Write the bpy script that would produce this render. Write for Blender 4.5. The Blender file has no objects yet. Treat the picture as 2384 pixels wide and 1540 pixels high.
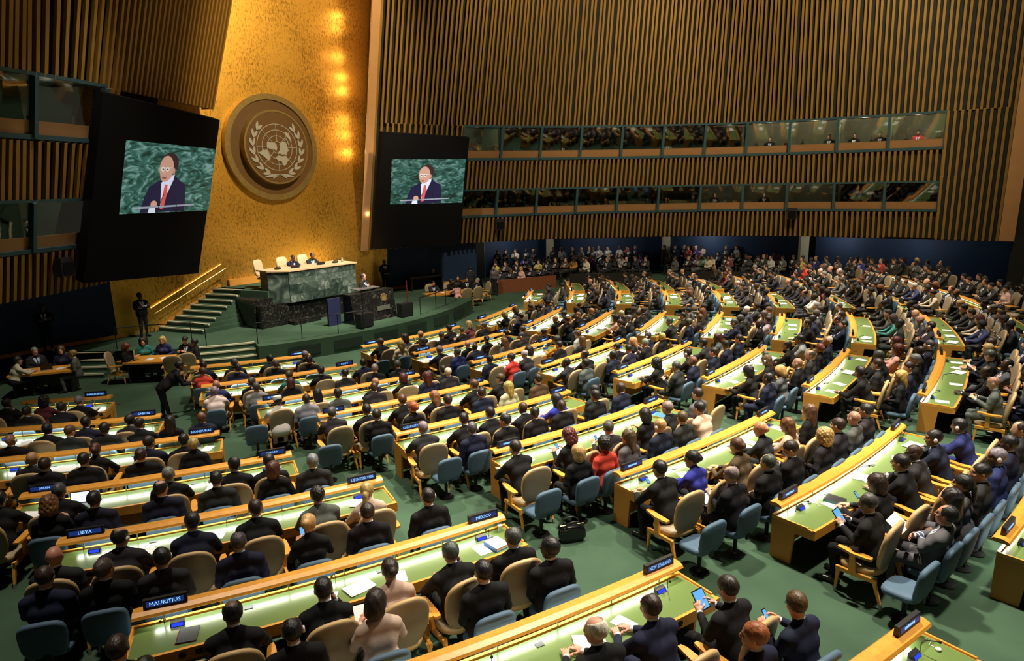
import bpy, math, random
import numpy as np
from mathutils import Vector, Matrix

random.seed(7)
RNG = np.random.default_rng(11)
scene = bpy.context.scene
COL = scene.collection

# ------------------------------------------------------------------ camera
CAM_Z = 6.3
PITCH = math.radians(12.43)
ROLL = math.atan(.02)
cam_data = bpy.data.cameras.new('camera')
cam_data.sensor_fit = 'HORIZONTAL'
cam_data.sensor_width = 36.0
cam_data.lens = 1560.0 / 2384.0 * 36.0
cam_data.clip_end = 200
cam = bpy.data.objects.new('camera', cam_data)
COL.objects.link(cam)
_fw = Vector((0, math.cos(PITCH), -math.sin(PITCH)))
_up0 = Vector((0, math.sin(PITCH), math.cos(PITCH)))
_rt0 = Vector((1, 0, 0))
_rt = _rt0 * math.cos(ROLL) - _up0 * math.sin(ROLL)
_up = _up0 * math.cos(ROLL) + _rt0 * math.sin(ROLL)
_m = Matrix((_rt, _up, -_fw)).transposed().to_4x4()
_m.translation = Vector((0, 0, CAM_Z))
cam.matrix_world = _m
scene.camera = cam

# ------------------------------------------------------------------ world, exposure
scene.cycles.max_bounces = 5
scene.cycles.diffuse_bounces = 3
scene.cycles.glossy_bounces = 2
scene.cycles.caustics_reflective = False
scene.cycles.caustics_refractive = False
scene.view_settings.view_transform = 'Standard'
scene.view_settings.look = 'None'
scene.view_settings.gamma = 1
scene.view_settings.use_curve_mapping = False
scene.view_settings.exposure = 0.0
world = bpy.data.worlds.new('world')
scene.world = world
world.use_nodes = True
world.node_tree.nodes['Background'].inputs[0].default_value = (1.0, .82, .6, 1)
world.node_tree.nodes['Background'].inputs[1].default_value = .02


def lamp(name, kind, loc, power, color, size=.3, target=None, spot=60, blend=.5, sizey=None):
    d = bpy.data.lights.new(name, kind)
    d.energy = power
    d.color = color
    if kind == 'AREA':
        d.size = size
        if sizey:
            d.shape = 'RECTANGLE'
            d.size_y = sizey
    else:
        d.shadow_soft_size = size
    if kind == 'SPOT':
        d.spot_size = math.radians(spot)
        d.spot_blend = blend
    o = bpy.data.objects.new(name, d)
    COL.objects.link(o)
    o.location = loc
    if target is not None:
        o.rotation_euler = (Vector(target) - Vector(loc)).to_track_quat('-Z', 'Y').to_euler()
    return o


WARM = (1.0, .90, .74)
# ceiling spotlights over the delegates, stage side and gallery side
for nm, loc, tgt, pw, ang in [
        ('hall_spot', (3.5, 15.0, 17.5), (3.0, 13.5, 0), 21000, 62),
        ('hall_spot', (10.5, 19.0, 17.5), (9.5, 19.0, 0), 22000, 62),
        ('hall_spot', (-3.0, 21.0, 17.5), (-2.5, 18.0, 0), 15000, 60),
        ('hall_spot', (5.5, 27.5, 17.0), (5.0, 27.0, 0), 19000, 62),
        ('hall_spot', (14.5, 28.5, 17.0), (14.0, 30.0, 0), 21000, 62),
        ('hall_spot', (8.5, 9.5, 18.0), (6.0, 10.0, 0), 16000, 60),
        ('hall_spot', (-5.5, 10.5, 18.0), (-5.5, 11.0, 0), 7800, 60),
]:
    lamp(nm, 'SPOT', loc, pw, WARM, .45, tgt, ang, .7)
# stage: rostrum, speaker, stage floor
lamp('stage_spot', 'SPOT', (2.5, 20.5, 15.5), 15000, WARM, .25, (-7.6, 28.6, 2.3), 22, .5)
lamp('stage_spot', 'SPOT', (-3.5, 24.0, 16.5), 15000, WARM, .3, (-8.0, 27.0, .7), 48, .6)
lamp('stage_spot', 'SPOT', (-4.0, 25.0, 16.5), 7000, WARM, .3, (-4.0, 35.0, .7), 46, .6)
lamp('stage_spot', 'SPOT', (-8.0, 18.5, 16.5), 5500, WARM, .3, (-13.5, 22.5, .7), 40, .7)  # added spot to brighten the tables left of the stage
for x, y in ((.5, 43.2), (6.0, 43.6), (12.5, 43.0), (19.5, 39.2), (22.5, 36.8)):  # added point lights to brighten the space under the gallery overhang
    lamp('gallery_fill', 'POINT', (x, y, 2.75), 55, WARM, .25)
# added spots that brighten the slatted walls and the gold wall
SLATLIGHT = (1, .82, .52)
lamp('wall_fill_spot', 'SPOT', (4.0, 24.0, 20.0), 8500, SLATLIGHT, .6, (3.0, 39.0, 8.5), 74, .6)
lamp('wall_fill_spot', 'SPOT', (13.0, 22.0, 20.0), 9500, SLATLIGHT, .6, (13.5, 38.5, 8.0), 74, .6)
lamp('wall_fill_spot', 'SPOT', (15.0, 18.0, 19.0), 6500, SLATLIGHT, .6, (22.5, 34.5, 8.5), 60, .6)
lamp('wall_fill_spot', 'SPOT', (-1.0, 19.0, 19.0), 1250, SLATLIGHT, .6, (-13.5, 22.0, 8.5), 66, .7)
lamp('wall_fill_spot', 'SPOT', (3.0, 20.0, 19.5), 17000, (1, .76, .40), .5, (-10.0, 32.0, 10.5), 42, .6)

# ------------------------------------------------------------------ materials
MATS = {}


def _nodes(name):
    m = bpy.data.materials.new(name)
    m.use_nodes = True
    nt = m.node_tree
    b = nt.nodes['Principled BSDF']
    return m, nt, b


def mat(name, col, rough=.6, metal=0., var=0., scale=8., stretch=(1, 1, 1), bump=0., bscale=60., attr=None, spec=.5,
        emit=None, estr=0., sample=False, coat=0.):
    if name in MATS:
        return MATS[name]
    m, nt, b = _nodes(name)
    L = nt.links
    b.inputs['Roughness'].default_value = rough
    b.inputs['Metallic'].default_value = metal
    b.inputs['Specular IOR Level'].default_value = spec
    if coat:
        b.inputs['Coat Weight'].default_value = coat
    src = None
    if attr:
        a = nt.nodes.new('ShaderNodeAttribute')
        a.attribute_type = 'OBJECT'
        a.attribute_name = attr
        src = a.outputs['Color']
    else:
        b.inputs['Base Color'].default_value = (*col, 1)
    tc = None
    if var or bump:
        tc = nt.nodes.new('ShaderNodeTexCoord')
        mp = nt.nodes.new('ShaderNodeMapping')
        mp.inputs['Scale'].default_value = stretch
        L.new(tc.outputs['Object'], mp.inputs['Vector'])
    if var:
        n = nt.nodes.new('ShaderNodeTexNoise')
        n.inputs['Scale'].default_value = scale
        n.inputs['Detail'].default_value = 3
        L.new(mp.outputs[0], n.inputs['Vector'])
        mr = nt.nodes.new('ShaderNodeMapRange')
        mr.inputs['From Min'].default_value = .3
        mr.inputs['From Max'].default_value = .7
        mr.inputs['To Min'].default_value = 1 - var
        mr.inputs['To Max'].default_value = 1 + var
        L.new(n.outputs[0], mr.inputs['Value'])
        mx = nt.nodes.new('ShaderNodeMix')
        mx.data_type = 'RGBA'
        mx.blend_type = 'MULTIPLY'
        mx.inputs['Factor'].default_value = 1
        if src is not None:
            L.new(src, mx.inputs[6])
        else:
            mx.inputs[6].default_value = (*col, 1)
        L.new(mr.outputs[0], mx.inputs[7])
        src = mx.outputs[2]
    if src is not None:
        L.new(src, b.inputs['Base Color'])
    if bump:
        n2 = nt.nodes.new('ShaderNodeTexNoise')
        n2.inputs['Scale'].default_value = bscale
        n2.inputs['Detail'].default_value = 2
        L.new(mp.outputs[0], n2.inputs['Vector'])
        bp = nt.nodes.new('ShaderNodeBump')
        bp.inputs['Strength'].default_value = bump
        bp.inputs['Distance'].default_value = .02
        L.new(n2.outputs[0], bp.inputs['Height'])
        L.new(bp.outputs[0], b.inputs['Normal'])
    if emit:
        b.inputs['Emission Color'].default_value = (*emit, 1)
        b.inputs['Emission Strength'].default_value = estr
        if not sample:
            try:
                m.cycles.emission_sampling = 'NONE'
            except Exception:
                pass
    MATS[name] = m
    return m


def gold_mat():
    m, nt, b = _nodes('gold_leaf_wall')
    L = nt.links
    tc = nt.nodes.new('ShaderNodeTexCoord')
    mp = nt.nodes.new('ShaderNodeMapping')
    mp.inputs['Scale'].default_value = (11, 11, 4.5)
    L.new(tc.outputs['Object'], mp.inputs['Vector'])
    n = nt.nodes.new('ShaderNodeTexNoise')
    n.inputs['Scale'].default_value = 1.6
    n.inputs['Detail'].default_value = 8
    n.inputs['Roughness'].default_value = .75
    L.new(mp.outputs[0], n.inputs['Vector'])
    n2 = nt.nodes.new('ShaderNodeTexNoise')
    n2.inputs['Scale'].default_value = .35
    n2.inputs['Detail'].default_value = 2
    L.new(tc.outputs['Object'], n2.inputs['Vector'])
    ad = nt.nodes.new('ShaderNodeMath')
    ad.operation = 'MULTIPLY_ADD'
    ad.inputs[1].default_value = .35
    L.new(n2.outputs[0], ad.inputs[0])
    L.new(n.outputs[0], ad.inputs[2])
    cr = nt.nodes.new('ShaderNodeValToRGB')
    cr.color_ramp.elements[0].position = .54
    cr.color_ramp.elements[0].color = (.30, .155, .018, 1)
    cr.color_ramp.elements[1].position = .68
    cr.color_ramp.elements[1].color = (.80, .45, .075, 1)
    L.new(ad.outputs[0], cr.inputs[0])
    L.new(cr.outputs[0], b.inputs['Base Color'])
    b.inputs['Metallic'].default_value = .85
    b.inputs['Roughness'].default_value = .42
    bp = nt.nodes.new('ShaderNodeBump')
    bp.inputs['Strength'].default_value = .25
    bp.inputs['Distance'].default_value = .03
    L.new(n.outputs[0], bp.inputs['Height'])
    L.new(bp.outputs[0], b.inputs['Normal'])
    return m


def marble_mat(name, c0, c1, c2, scale=2.2, rough=.25):
    m, nt, b = _nodes(name)
    L = nt.links
    tc = nt.nodes.new('ShaderNodeTexCoord')
    n = nt.nodes.new('ShaderNodeTexNoise')
    n.inputs['Scale'].default_value = scale
    n.inputs['Detail'].default_value = 9
    n.inputs['Distortion'].default_value = 2.2
    L.new(tc.outputs['Object'], n.inputs['Vector'])
    cr = nt.nodes.new('ShaderNodeValToRGB')
    e = cr.color_ramp.elements
    e[0].position = .36
    e[0].color = (*c0, 1)
    e[1].position = .56
    e[1].color = (*c1, 1)
    x = e.new(.68)
    x.color = (*c2, 1)
    L.new(n.outputs[0], cr.inputs[0])
    L.new(cr.outputs[0], b.inputs['Base Color'])
    b.inputs['Roughness'].default_value = rough
    return m


def screen_mat():
    m, nt, b = _nodes('screen_marble_picture')
    L = nt.links
    tc = nt.nodes.new('ShaderNodeTexCoord')
    mp = nt.nodes.new('ShaderNodeMapping')
    mp.inputs['Rotation'].default_value = (.4, .5, .3)
    mp.inputs['Scale'].default_value = (1.2, 1.2, 3)
    L.new(tc.outputs['Object'], mp.inputs['Vector'])
    n = nt.nodes.new('ShaderNodeTexNoise')
    n.inputs['Scale'].default_value = 1.1
    n.inputs['Detail'].default_value = 7
    n.inputs['Distortion'].default_value = 2.5
    L.new(mp.outputs[0], n.inputs['Vector'])
    cr = nt.nodes.new('ShaderNodeValToRGB')
    e = cr.color_ramp.elements
    e[0].position = .36
    e[0].color = (.006, .028, .02, 1)
    e[1].position = .53
    e[1].color = (.028, .11, .085, 1)
    x = e.new(.68)
    x.color = (.16, .30, .27, 1)
    L.new(n.outputs[0], cr.inputs[0])
    b.inputs['Base Color'].default_value = (0, 0, 0, 1)
    b.inputs['Roughness'].default_value = .6
    L.new(cr.outputs[0], b.inputs['Emission Color'])
    b.inputs['Emission Strength'].default_value = 1.0
    return m


GOLD = gold_mat()
GREEN_MARBLE = marble_mat('green_marble', (.030, .048, .040), (.075, .105, .088), (.20, .25, .21), 1.5)
BLACK_MARBLE = marble_mat('black_marble', (.004, .004, .004), (.010, .010, .009), (.07, .065, .05), 5., .3)
CARPET = mat('green_carpet', (.044, .082, .050), .95, var=.22, scale=.7, bump=.25, bscale=140, spec=.1)
SLAT = mat('slat_wood', (.26, .135, .022), .55, var=.22, scale=3, stretch=(6, 6, .6))
BACKING = mat('slat_backing', (.010, .014, .015), .9)
TRIMWOOD = mat('tan_wood_trim', (.50, .27, .12), .6, var=.06, scale=2)
SILLWOOD = mat('booth_sill_wood', (.30, .15, .06), .6, var=.06, scale=2)
TEAL = mat('teal_booth_frame', (.025, .075, .10), .6)
NAVY = mat('navy_wall', (.008, .034, .105), .7, var=.25, scale=.5)
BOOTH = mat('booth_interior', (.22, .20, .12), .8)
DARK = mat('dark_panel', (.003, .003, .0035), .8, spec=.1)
BLACKP = mat('black_plastic', (.008, .008, .009), .45)
BLACKM = mat('black_metal', (.01, .01, .011), .4, .5)
STEEL = mat('brushed_steel', (.35, .35, .36), .4, .8)
WOOD = mat('honey_wood', (.66, .29, .038), .38, var=.10, scale=4, stretch=(3, 3, 3), coat=.15)
PANELWOOD = mat('panel_wood', (.50, .22, .032), .5, var=.08, scale=3)
DARKWOOD = mat('red_brown_wood', (.16, .05, .018), .5, var=.1, scale=3)
GREENTOP = mat('green_desk_top', (.125, .19, .055), .24, spec=.6)
BEIGE = mat('beige_leather', (.31, .24, .145), .5, var=.06, scale=5)
CREAMLEATHER = mat('cream_leather', (.62, .45, .27), .5)
BLUEF = mat('blue_grey_fabric', (.055, .105, .16), .7, var=.06, scale=6)
PAPER = mat('white_paper', (.82, .80, .80), .7)
WHITEP = mat('white_plastic', (.75, .72, .68), .4)
LAMPSTRIP = mat('lamp_strip', (0, 0, 0), .5, emit=(.9, 1, .86), estr=21., sample=True)
SIGNBLUE = mat('sign_glow', (0, 0, 0), .4, emit=(.04, .12, .70), estr=.2)
SIGNTEXT = mat('sign_lettering', (0, 0, 0), .4, emit=(.28, .62, 1), estr=1.4)
CONSOLE = mat('console_glow', (0, 0, 0), .4, emit=(.02, .06, 1), estr=1.1)
LCD = mat('tablet_glow', (0, 0, 0), .3, emit=(.16, .50, .95), estr=1.0)
LCDWHITE = mat('laptop_glow', (0, 0, 0), .3, emit=(.75, .92, 1), estr=1.3)
SCREENPIC = screen_mat()
SKIN = mat('skin', None, .5, attr='c_skin', var=.06, scale=14)
SUIT = mat('suit_cloth', None, .85, attr='c_suit', var=.10, scale=7, bump=.2, bscale=9, spec=.25)
TROUSER = mat('trouser_cloth', None, .85, attr='c_legs', bump=.3, bscale=9, spec=.25)
SHIRT = mat('shirt_cloth', None, .75, attr='c_shirt')
TIE = mat('tie_cloth', None, .6, attr='c_tie')
SHOE = mat('shoe_leather', (.008, .007, .006), .3)
HAIR = mat('hair', None, .5, attr='c_hair', var=.35, scale=26, stretch=(1, 1, .4), bump=.5, bscale=45)
EYE = mat('eye_dark', (.01, .007, .005), .2)
NOSING = mat('step_nosing', (.62, .58, .40), .5)
BRASS = mat('emblem_brass', (.55, .40, .16), .35, .8, var=.12, scale=6)
EMBWOOD = mat('emblem_brown', (.12, .060, .016), .55, var=.08, scale=2)
SILVER = mat('emblem_silver', (.42, .42, .42), .5, .2)


# ------------------------------------------------------------------ mesh helpers
class MB:
    def __init__(self):
        self.v, self.f, self.m = [], [], []

    def add(self, vs, fs, m=0):
        k = len(self.v)
        self.v.extend([tuple(p) for p in vs])
        for f in fs:
            self.f.append(tuple(i + k for i in f))
            self.m.append(m)

    def box(self, c, s, m=0, rot=None):
        x, y, z = s[0] / 2, s[1] / 2, s[2] / 2
        vs = [Vector(p) for p in ((-x, -y, -z), (x, -y, -z), (x, y, -z), (-x, y, -z), (-x, -y, z), (x, -y, z), (x, y, z), (-x, y, z))]
        if rot is not None:
            vs = [rot @ p for p in vs]
        c = Vector(c)
        self.add([p + c for p in vs], [(0, 3, 2, 1), (4, 5, 6, 7), (0, 1, 5, 4), (1, 2, 6, 5), (2, 3, 7, 6), (3, 0, 4, 7)], m)

    def hexa(self, b, t, m=0):          # four bottom points, four top points, counter-clockwise from above
        self.add(list(b) + list(t), [(3, 2, 1, 0), (4, 5, 6, 7), (0, 1, 5, 4), (1, 2, 6, 5), (2, 3, 7, 6), (3, 0, 4, 7)], m)

    def prism(self, poly, z0, z1, m=0):  # plan polygon counter-clockwise
        n = len(poly)
        vs = [(p[0], p[1], z0) for p in poly] + [(p[0], p[1], z1) for p in poly]
        fs = [tuple(range(n - 1, -1, -1)), tuple(range(n, 2 * n))] + [(i, (i + 1) % n, n + (i + 1) % n, n + i) for i in range(n)]
        self.add(vs, fs, m)

    def tube(self, pts, r, n=6, m=0, r2=None):
        pts = [Vector(p) for p in pts]
        rings = []
        for i, p in enumerate(pts):
            a = pts[max(i - 1, 0)]
            b = pts[min(i + 1, len(pts) - 1)]
            d = (b - a).normalized()
            q = d.to_track_quat('Z', 'Y')
            rr = r if r2 is None else r + (r2 - r) * i / (len(pts) - 1)
            rings.append([p + q @ Vector((rr * math.cos(2 * math.pi * j / n), rr * math.sin(2 * math.pi * j / n), 0)) for j in range(n)])
        vs = [p for ring in rings for p in ring]
        fs = []
        for i in range(len(pts) - 1):
            for j in range(n):
                fs.append((i * n + j, i * n + (j + 1) % n, (i + 1) * n + (j + 1) % n, (i + 1) * n + j))
        fs.append(tuple(range(n - 1, -1, -1)))
        fs.append(tuple((len(pts) - 1) * n + j for j in range(n)))
        self.add(vs, fs, m)

    def lathe(self, prof, n=12, c=(0, 0, 0), m=0):   # prof of (r, z)
        vs = []
        for r, z in prof:
            for j in range(n):
                a = 2 * math.pi * j / n
                vs.append((c[0] + r * math.cos(a), c[1] + r * math.sin(a), c[2] + z))
        fs = []
        for i in range(len(prof) - 1):
            for j in range(n):
                fs.append((i * n + j, i * n + (j + 1) % n, (i + 1) * n + (j + 1) % n, (i + 1) * n + j))
        fs.append(tuple(range(n - 1, -1, -1)))
        fs.append(tuple((len(prof) - 1) * n + j for j in range(n)))
        self.add(vs, fs, m)

    def mesh(self, name, mats, smooth=False):
        me = bpy.data.meshes.new(name)
        me.from_pydata(self.v, [], self.f)
        for mm in mats:
            me.materials.append(mm)
        if len(mats) > 1:
            me.polygons.foreach_set('material_index', self.m)
        if smooth:
            me.polygons.foreach_set('use_smooth', [True] * len(me.polygons))
        me.update()
        return me


def link(name, me, parent=None, loc=None, rz=None):
    o = bpy.data.objects.new(name, me)
    COL.objects.link(o)
    if parent is not None:
        o.parent = parent
    if loc is not None:
        o.location = loc
    if rz is not None:
        o.rotation_euler = (0, 0, rz)
    return o


def build(name, mb, mats, parent=None, smooth=False, loc=None, rz=None):
    if not isinstance(mats, (list, tuple)):
        mats = [mats]
    return link(name, mb.mesh(name, mats, smooth), parent, loc, rz)


def tag(o, label=None, cat=None, group=None, kind=None):
    if label:
        o['label'] = label
    if cat:
        o['category'] = cat
    if group:
        o['group'] = group
    if kind:
        o['kind'] = kind
    return o


def empty(name, loc, rz=0., label=None, cat=None, group=None, kind=None):
    o = bpy.data.objects.new(name, None)
    COL.objects.link(o)
    o.location = loc
    o.rotation_euler = (0, 0, rz)
    o.empty_display_size = .1
    return tag(o, label, cat, group, kind)


UNIT = None


def unit_mesh(name, material):
    key = '_u_' + name
    if key in MATS:
        return MATS[key]
    b = MB()
    b.box((0, 0, 0), (1, 1, 1))
    MATS[key] = b.mesh(name, [material])
    return MATS[key]


def stick(name, material, a, b, w, d, face, parent=None):
    """a straight batten from a to b, w wide, d deep, its front turned to the direction face; shares one unit box"""
    a, b = Vector(a), Vector(b)
    ax = (b - a)
    ln = ax.length
    ax.normalize()
    f = Vector(face)
    f = (f - ax * f.dot(ax)).normalized()
    x = f.cross(ax) * -1
    M = Matrix((x * w, f * d, ax * ln)).transposed().to_4x4()
    M.translation = (a + b) / 2
    o = bpy.data.objects.new(name, unit_mesh(name, material))
    COL.objects.link(o)
    if parent is not None:
        o.parent = parent
    o.matrix_local = M
    return o


ORD = ['first', 'second', 'third', 'fourth', 'fifth', 'sixth', 'seventh', 'eighth', 'ninth', 'tenth', 'eleventh', 'twelfth', 'thirteenth', 'fourteenth', 'fifteenth', 'sixteenth']
CX, CY = -15.0, 35.5          # the centre of the curved desk rows


def pol(r, th, z=0.):
    a = math.radians(th)
    return Vector((CX + r * math.cos(a), CY + r * math.sin(a), z))
# ================================================================== the hall
def quad_sheet(name, pts_a, pts_b, material, parent=None, thick=0., off=None, kind='structure'):
    """a sheet between two rows of points; thick > 0 closes it to a slab along off"""
    b = MB()
    n = len(pts_a)
    A = [Vector(p) for p in pts_a]
    B = [Vector(p) for p in pts_b]
    if thick:
        o = [Vector(q) * thick for q in off]
        vs = A + B + [A[i] + o[i] for i in range(n)] + [B[i] + o[i] for i in range(n)]
        fs = []
        for i in range(n - 1):
            fs += [(i, i + 1, n + i + 1, n + i), (2 * n + i, 3 * n + i, 3 * n + i + 1, 2 * n + i + 1),
                   (i, 2 * n + i, 2 * n + i + 1, i + 1), (n + i, n + i + 1, 3 * n + i + 1, 3 * n + i)]
        fs += [(0, n, 3 * n, 2 * n), (n - 1, 3 * n - 1, 4 * n - 1, 2 * n - 1)]
        b.add(vs, fs)
    else:
        b.add(A + B, [(i, i + 1, n + i + 1, n + i) for i in range(n - 1)])
    o = build(name, b, material, parent)
    if parent is None and kind:
        o['kind'] = kind
    return o


fl = MB()
fl.box((4, 24, -.1), (76, 66, .2))
tag(build('floor', fl, CARPET), kind='structure')
ce = MB()
ce.box((4, 24, 24.2), (76, 66, .2))
tag(build('ceiling', ce, mat('ceiling_plaster', (.16, .15, .12), .9)), kind='structure')

# ---------------------------------------------------------------- gold wall behind the rostrum
GO = Vector((-15.1, 25.8, 0))
GH = Vector((.621, .784, 0))
GN = Vector((.784, -.621, 0))


def gw(s, t, z):
    return GO + GH * s + GN * t + Vector((0, 0, z))


g = MB()
g.hexa([gw(-.4, 0, .0), gw(-.4, -.2, .0), gw(13.3, -.2, .0), gw(13.3, 0, .0)][::-1], [gw(-.4, 0, 24), gw(-.4, -.2, 24), gw(15.6, -.2, 24), gw(15.6, 0, 24)][::-1])
tag(build('wall_gold', g, GOLD), kind='structure')

# ---------------------------------------------------------------- right slatted wall
RB = [(-7.57, 35.24), (-.5, 39.25), (7.9, 40.55), (15.9, 39.1), (24.45, 33.6)]
LEAN_R = .32


def spline(P, n=24):
    P = [Vector((p[0], p[1], 0)) for p in P]
    out = []
    for i in range(len(P) - 1):
        p0, p1, p2, p3 = P[max(i - 1, 0)], P[i], P[i + 1], P[min(i + 2, len(P) - 1)]
        for k in range(n):
            t = k / n
            out.append(.5 * ((2 * p1) + (p2 - p0) * t + (2 * p0 - 5 * p1 + 4 * p2 - p3) * t * t + (3 * p1 - p0 - 3 * p2 + p3) * t ** 3))
    out.append(P[-1])
    return out


class Curve:
    def __init__(self, P, lean, sign=1, shear=None):
        self.p = spline(P)
        self.L = [0.]
        for a, b in zip(self.p, self.p[1:]):
            self.L.append(self.L[-1] + (b - a).length)
        self.len = self.L[-1]
        self.lean, self.sign, self.shear = lean, sign, shear

    def base(self, s):
        i = int(np.clip(np.searchsorted(self.L, s) - 1, 0, len(self.p) - 2))
        a, b = self.p[i], self.p[i + 1]
        t = (s - self.L[i]) / max(self.L[i + 1] - self.L[i], 1e-6)
        k = max(i - 9, 0), min(i + 10, len(self.p) - 1)
        d = (self.p[k[1]] - self.p[k[0]]).normalized()
        return a.lerp(b, t), Vector((d.y, -d.x, 0)) * self.sign

    def at(self, s, z, out=0.):
        p, n = self.base(s)
        q = p + n * (self.lean * (z - 3) + out)
        if self.shear:
            q = q + Vector(self.shear) * (z - 3)
        return Vector((q.x, q.y, z))

    def find(self, x, y):
        d = [(p - Vector((x, y, 0))).length for p in self.p]
        return self.L[int(np.argmin(d))]


def slat_wall(name, cv, s0, s1, z0, z1, step, w, d, jitter=.02, backing=True, parent=None, out=0.):
    n = max(int((s1 - s0) / step), 1)
    if parent is None:
        ss = np.linspace(s0, s1, max(int((s1 - s0) / .6), 2) + 1)
        parent = quad_sheet(name, [cv.at(s, z0, out - .14) for s in ss], [cv.at(s, z1, out - .14) for s in ss], BACKING)
    for i in range(n + 1):
        s = s0 + (s1 - s0) * i / n + (jitter if i % 2 else 0)
        s = min(s, s1)
        nn = cv.base(s)[1]
        stick('slat', SLAT, cv.at(s, z0, out), cv.at(s, z1, out), w, d, nn, parent)
    return parent


CR = Curve(RB, LEAN_R)
S_W0 = CR.find(-3.4, 38.2)
S_W1 = CR.find(22.0, 34.9)
slat_wall('wall_right_upper', CR, .15, CR.len - .1, 9.25, 23.5, .262, .105, .10, .03)
slat_wall('wall_right_middle', CR, S_W0, S_W1, 5.95, 7.5, .262, .115, .10, .0)
slat_wall('wall_right_lower', CR, S_W0, S_W1, 3.0, 4.42, .262, .115, .10, .0)
slat_wall('wall_right_edge_upper', CR, S_W1 + .05, CR.len - .1, 6.2, 9.25, .262, .115, .10, .0, out=.12)
slat_wall('wall_right_edge_lower', CR, S_W1 + .05, CR.len - .1, 3.0, 6.2, .262, .115, .10, .0, out=.24)
slat_wall('wall_right_behind_screen', CR, .15, S_W0 - .1, 3.0, 9.25, .30, .105, .10, .0)


def edge_board(name, cv, s, z0, z1, width, depth, out=.1):
    p, n = cv.base(s)
    t = Vector((n.y, -n.x, 0)) * -1
    b = MB()
    a0, a1 = cv.at(s, z0, out), cv.at(s, z1, out)
    bt = [a0, a0 + t * width, a0 + t * width - n * depth, a0 - n * depth]
    tp = [a1, a1 + t * width, a1 + t * width - n * depth, a1 - n * depth]
    b.hexa(bt, tp)
    return tag(build(name, b, TRIMWOOD), kind='structure')


edge_board('trim_1', CR, CR.len - .02, 3.0, 23.5, .62, .9, .28)
# the tan end of the slatted wall beside the gold wall, and its return to the gold wall
tr = MB()
p0, p1 = CR.at(.05, 3.0, .16), CR.at(.05, 23.5, .16)
q0, q1 = CR.at(-.0, 3.0, -.1), CR.at(-.0, 23.5, -.1)
dirx = Vector((-.80, -.6, 0)).normalized()
bt = [p0, p0 + dirx * .42, p0 + dirx * .42 + Vector((-.2, .9, 0)), p0 + Vector((-.05, .8, 0))]
tp = [p1, p1 + dirx * .42, p1 + dirx * .42 + Vector((-.2, .9, 0)), p1 + Vector((-.05, .8, 0))]
tr.hexa(bt[::-1], tp[::-1])
tag(build('trim_2', tr, TRIMWOOD), kind='structure')
rv = MB()
b0, b1 = p0 + dirx * .40, p1 + dirx * .40
e0, e1 = gw(12.2, .02, 3.0), gw(14.6, .02, 23.5)
rv.add([b0, e0, e1, b1, b0 + GH * .06, e0 + GH * .06, e1 + GH * .06, b1 + GH * .06], [(0, 1, 2, 3), (7, 6, 5, 4), (0, 4, 5, 1), (1, 5, 6, 2), (2, 6, 7, 3), (3, 7, 4, 0)])
tag(build('wall_return', rv, mat('lit_return_wood', (.40, .19, .07), .55, var=.15, scale=1.5)), kind='structure')

# ---------------------------------------------------------------- press booths in the slatted walls
GLASSM, gnt, gb = _nodes('booth_glass')
gnt.nodes.remove(gb)
_t = gnt.nodes.new('ShaderNodeBsdfTransparent')
_t.inputs[0].default_value = (.80, .88, .88, 1)
_g = gnt.nodes.new('ShaderNodeBsdfGlossy')
_g.inputs['Roughness'].default_value = .03
_x = gnt.nodes.new('ShaderNodeMixShader')
_x.inputs[0].default_value = .09
gnt.links.new(_t.outputs[0], _x.inputs[1])
gnt.links.new(_g.outputs[0], _x.inputs[2])
gnt.links.new(_x.outputs[0], gnt.nodes['Material Output'].inputs[0])


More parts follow.
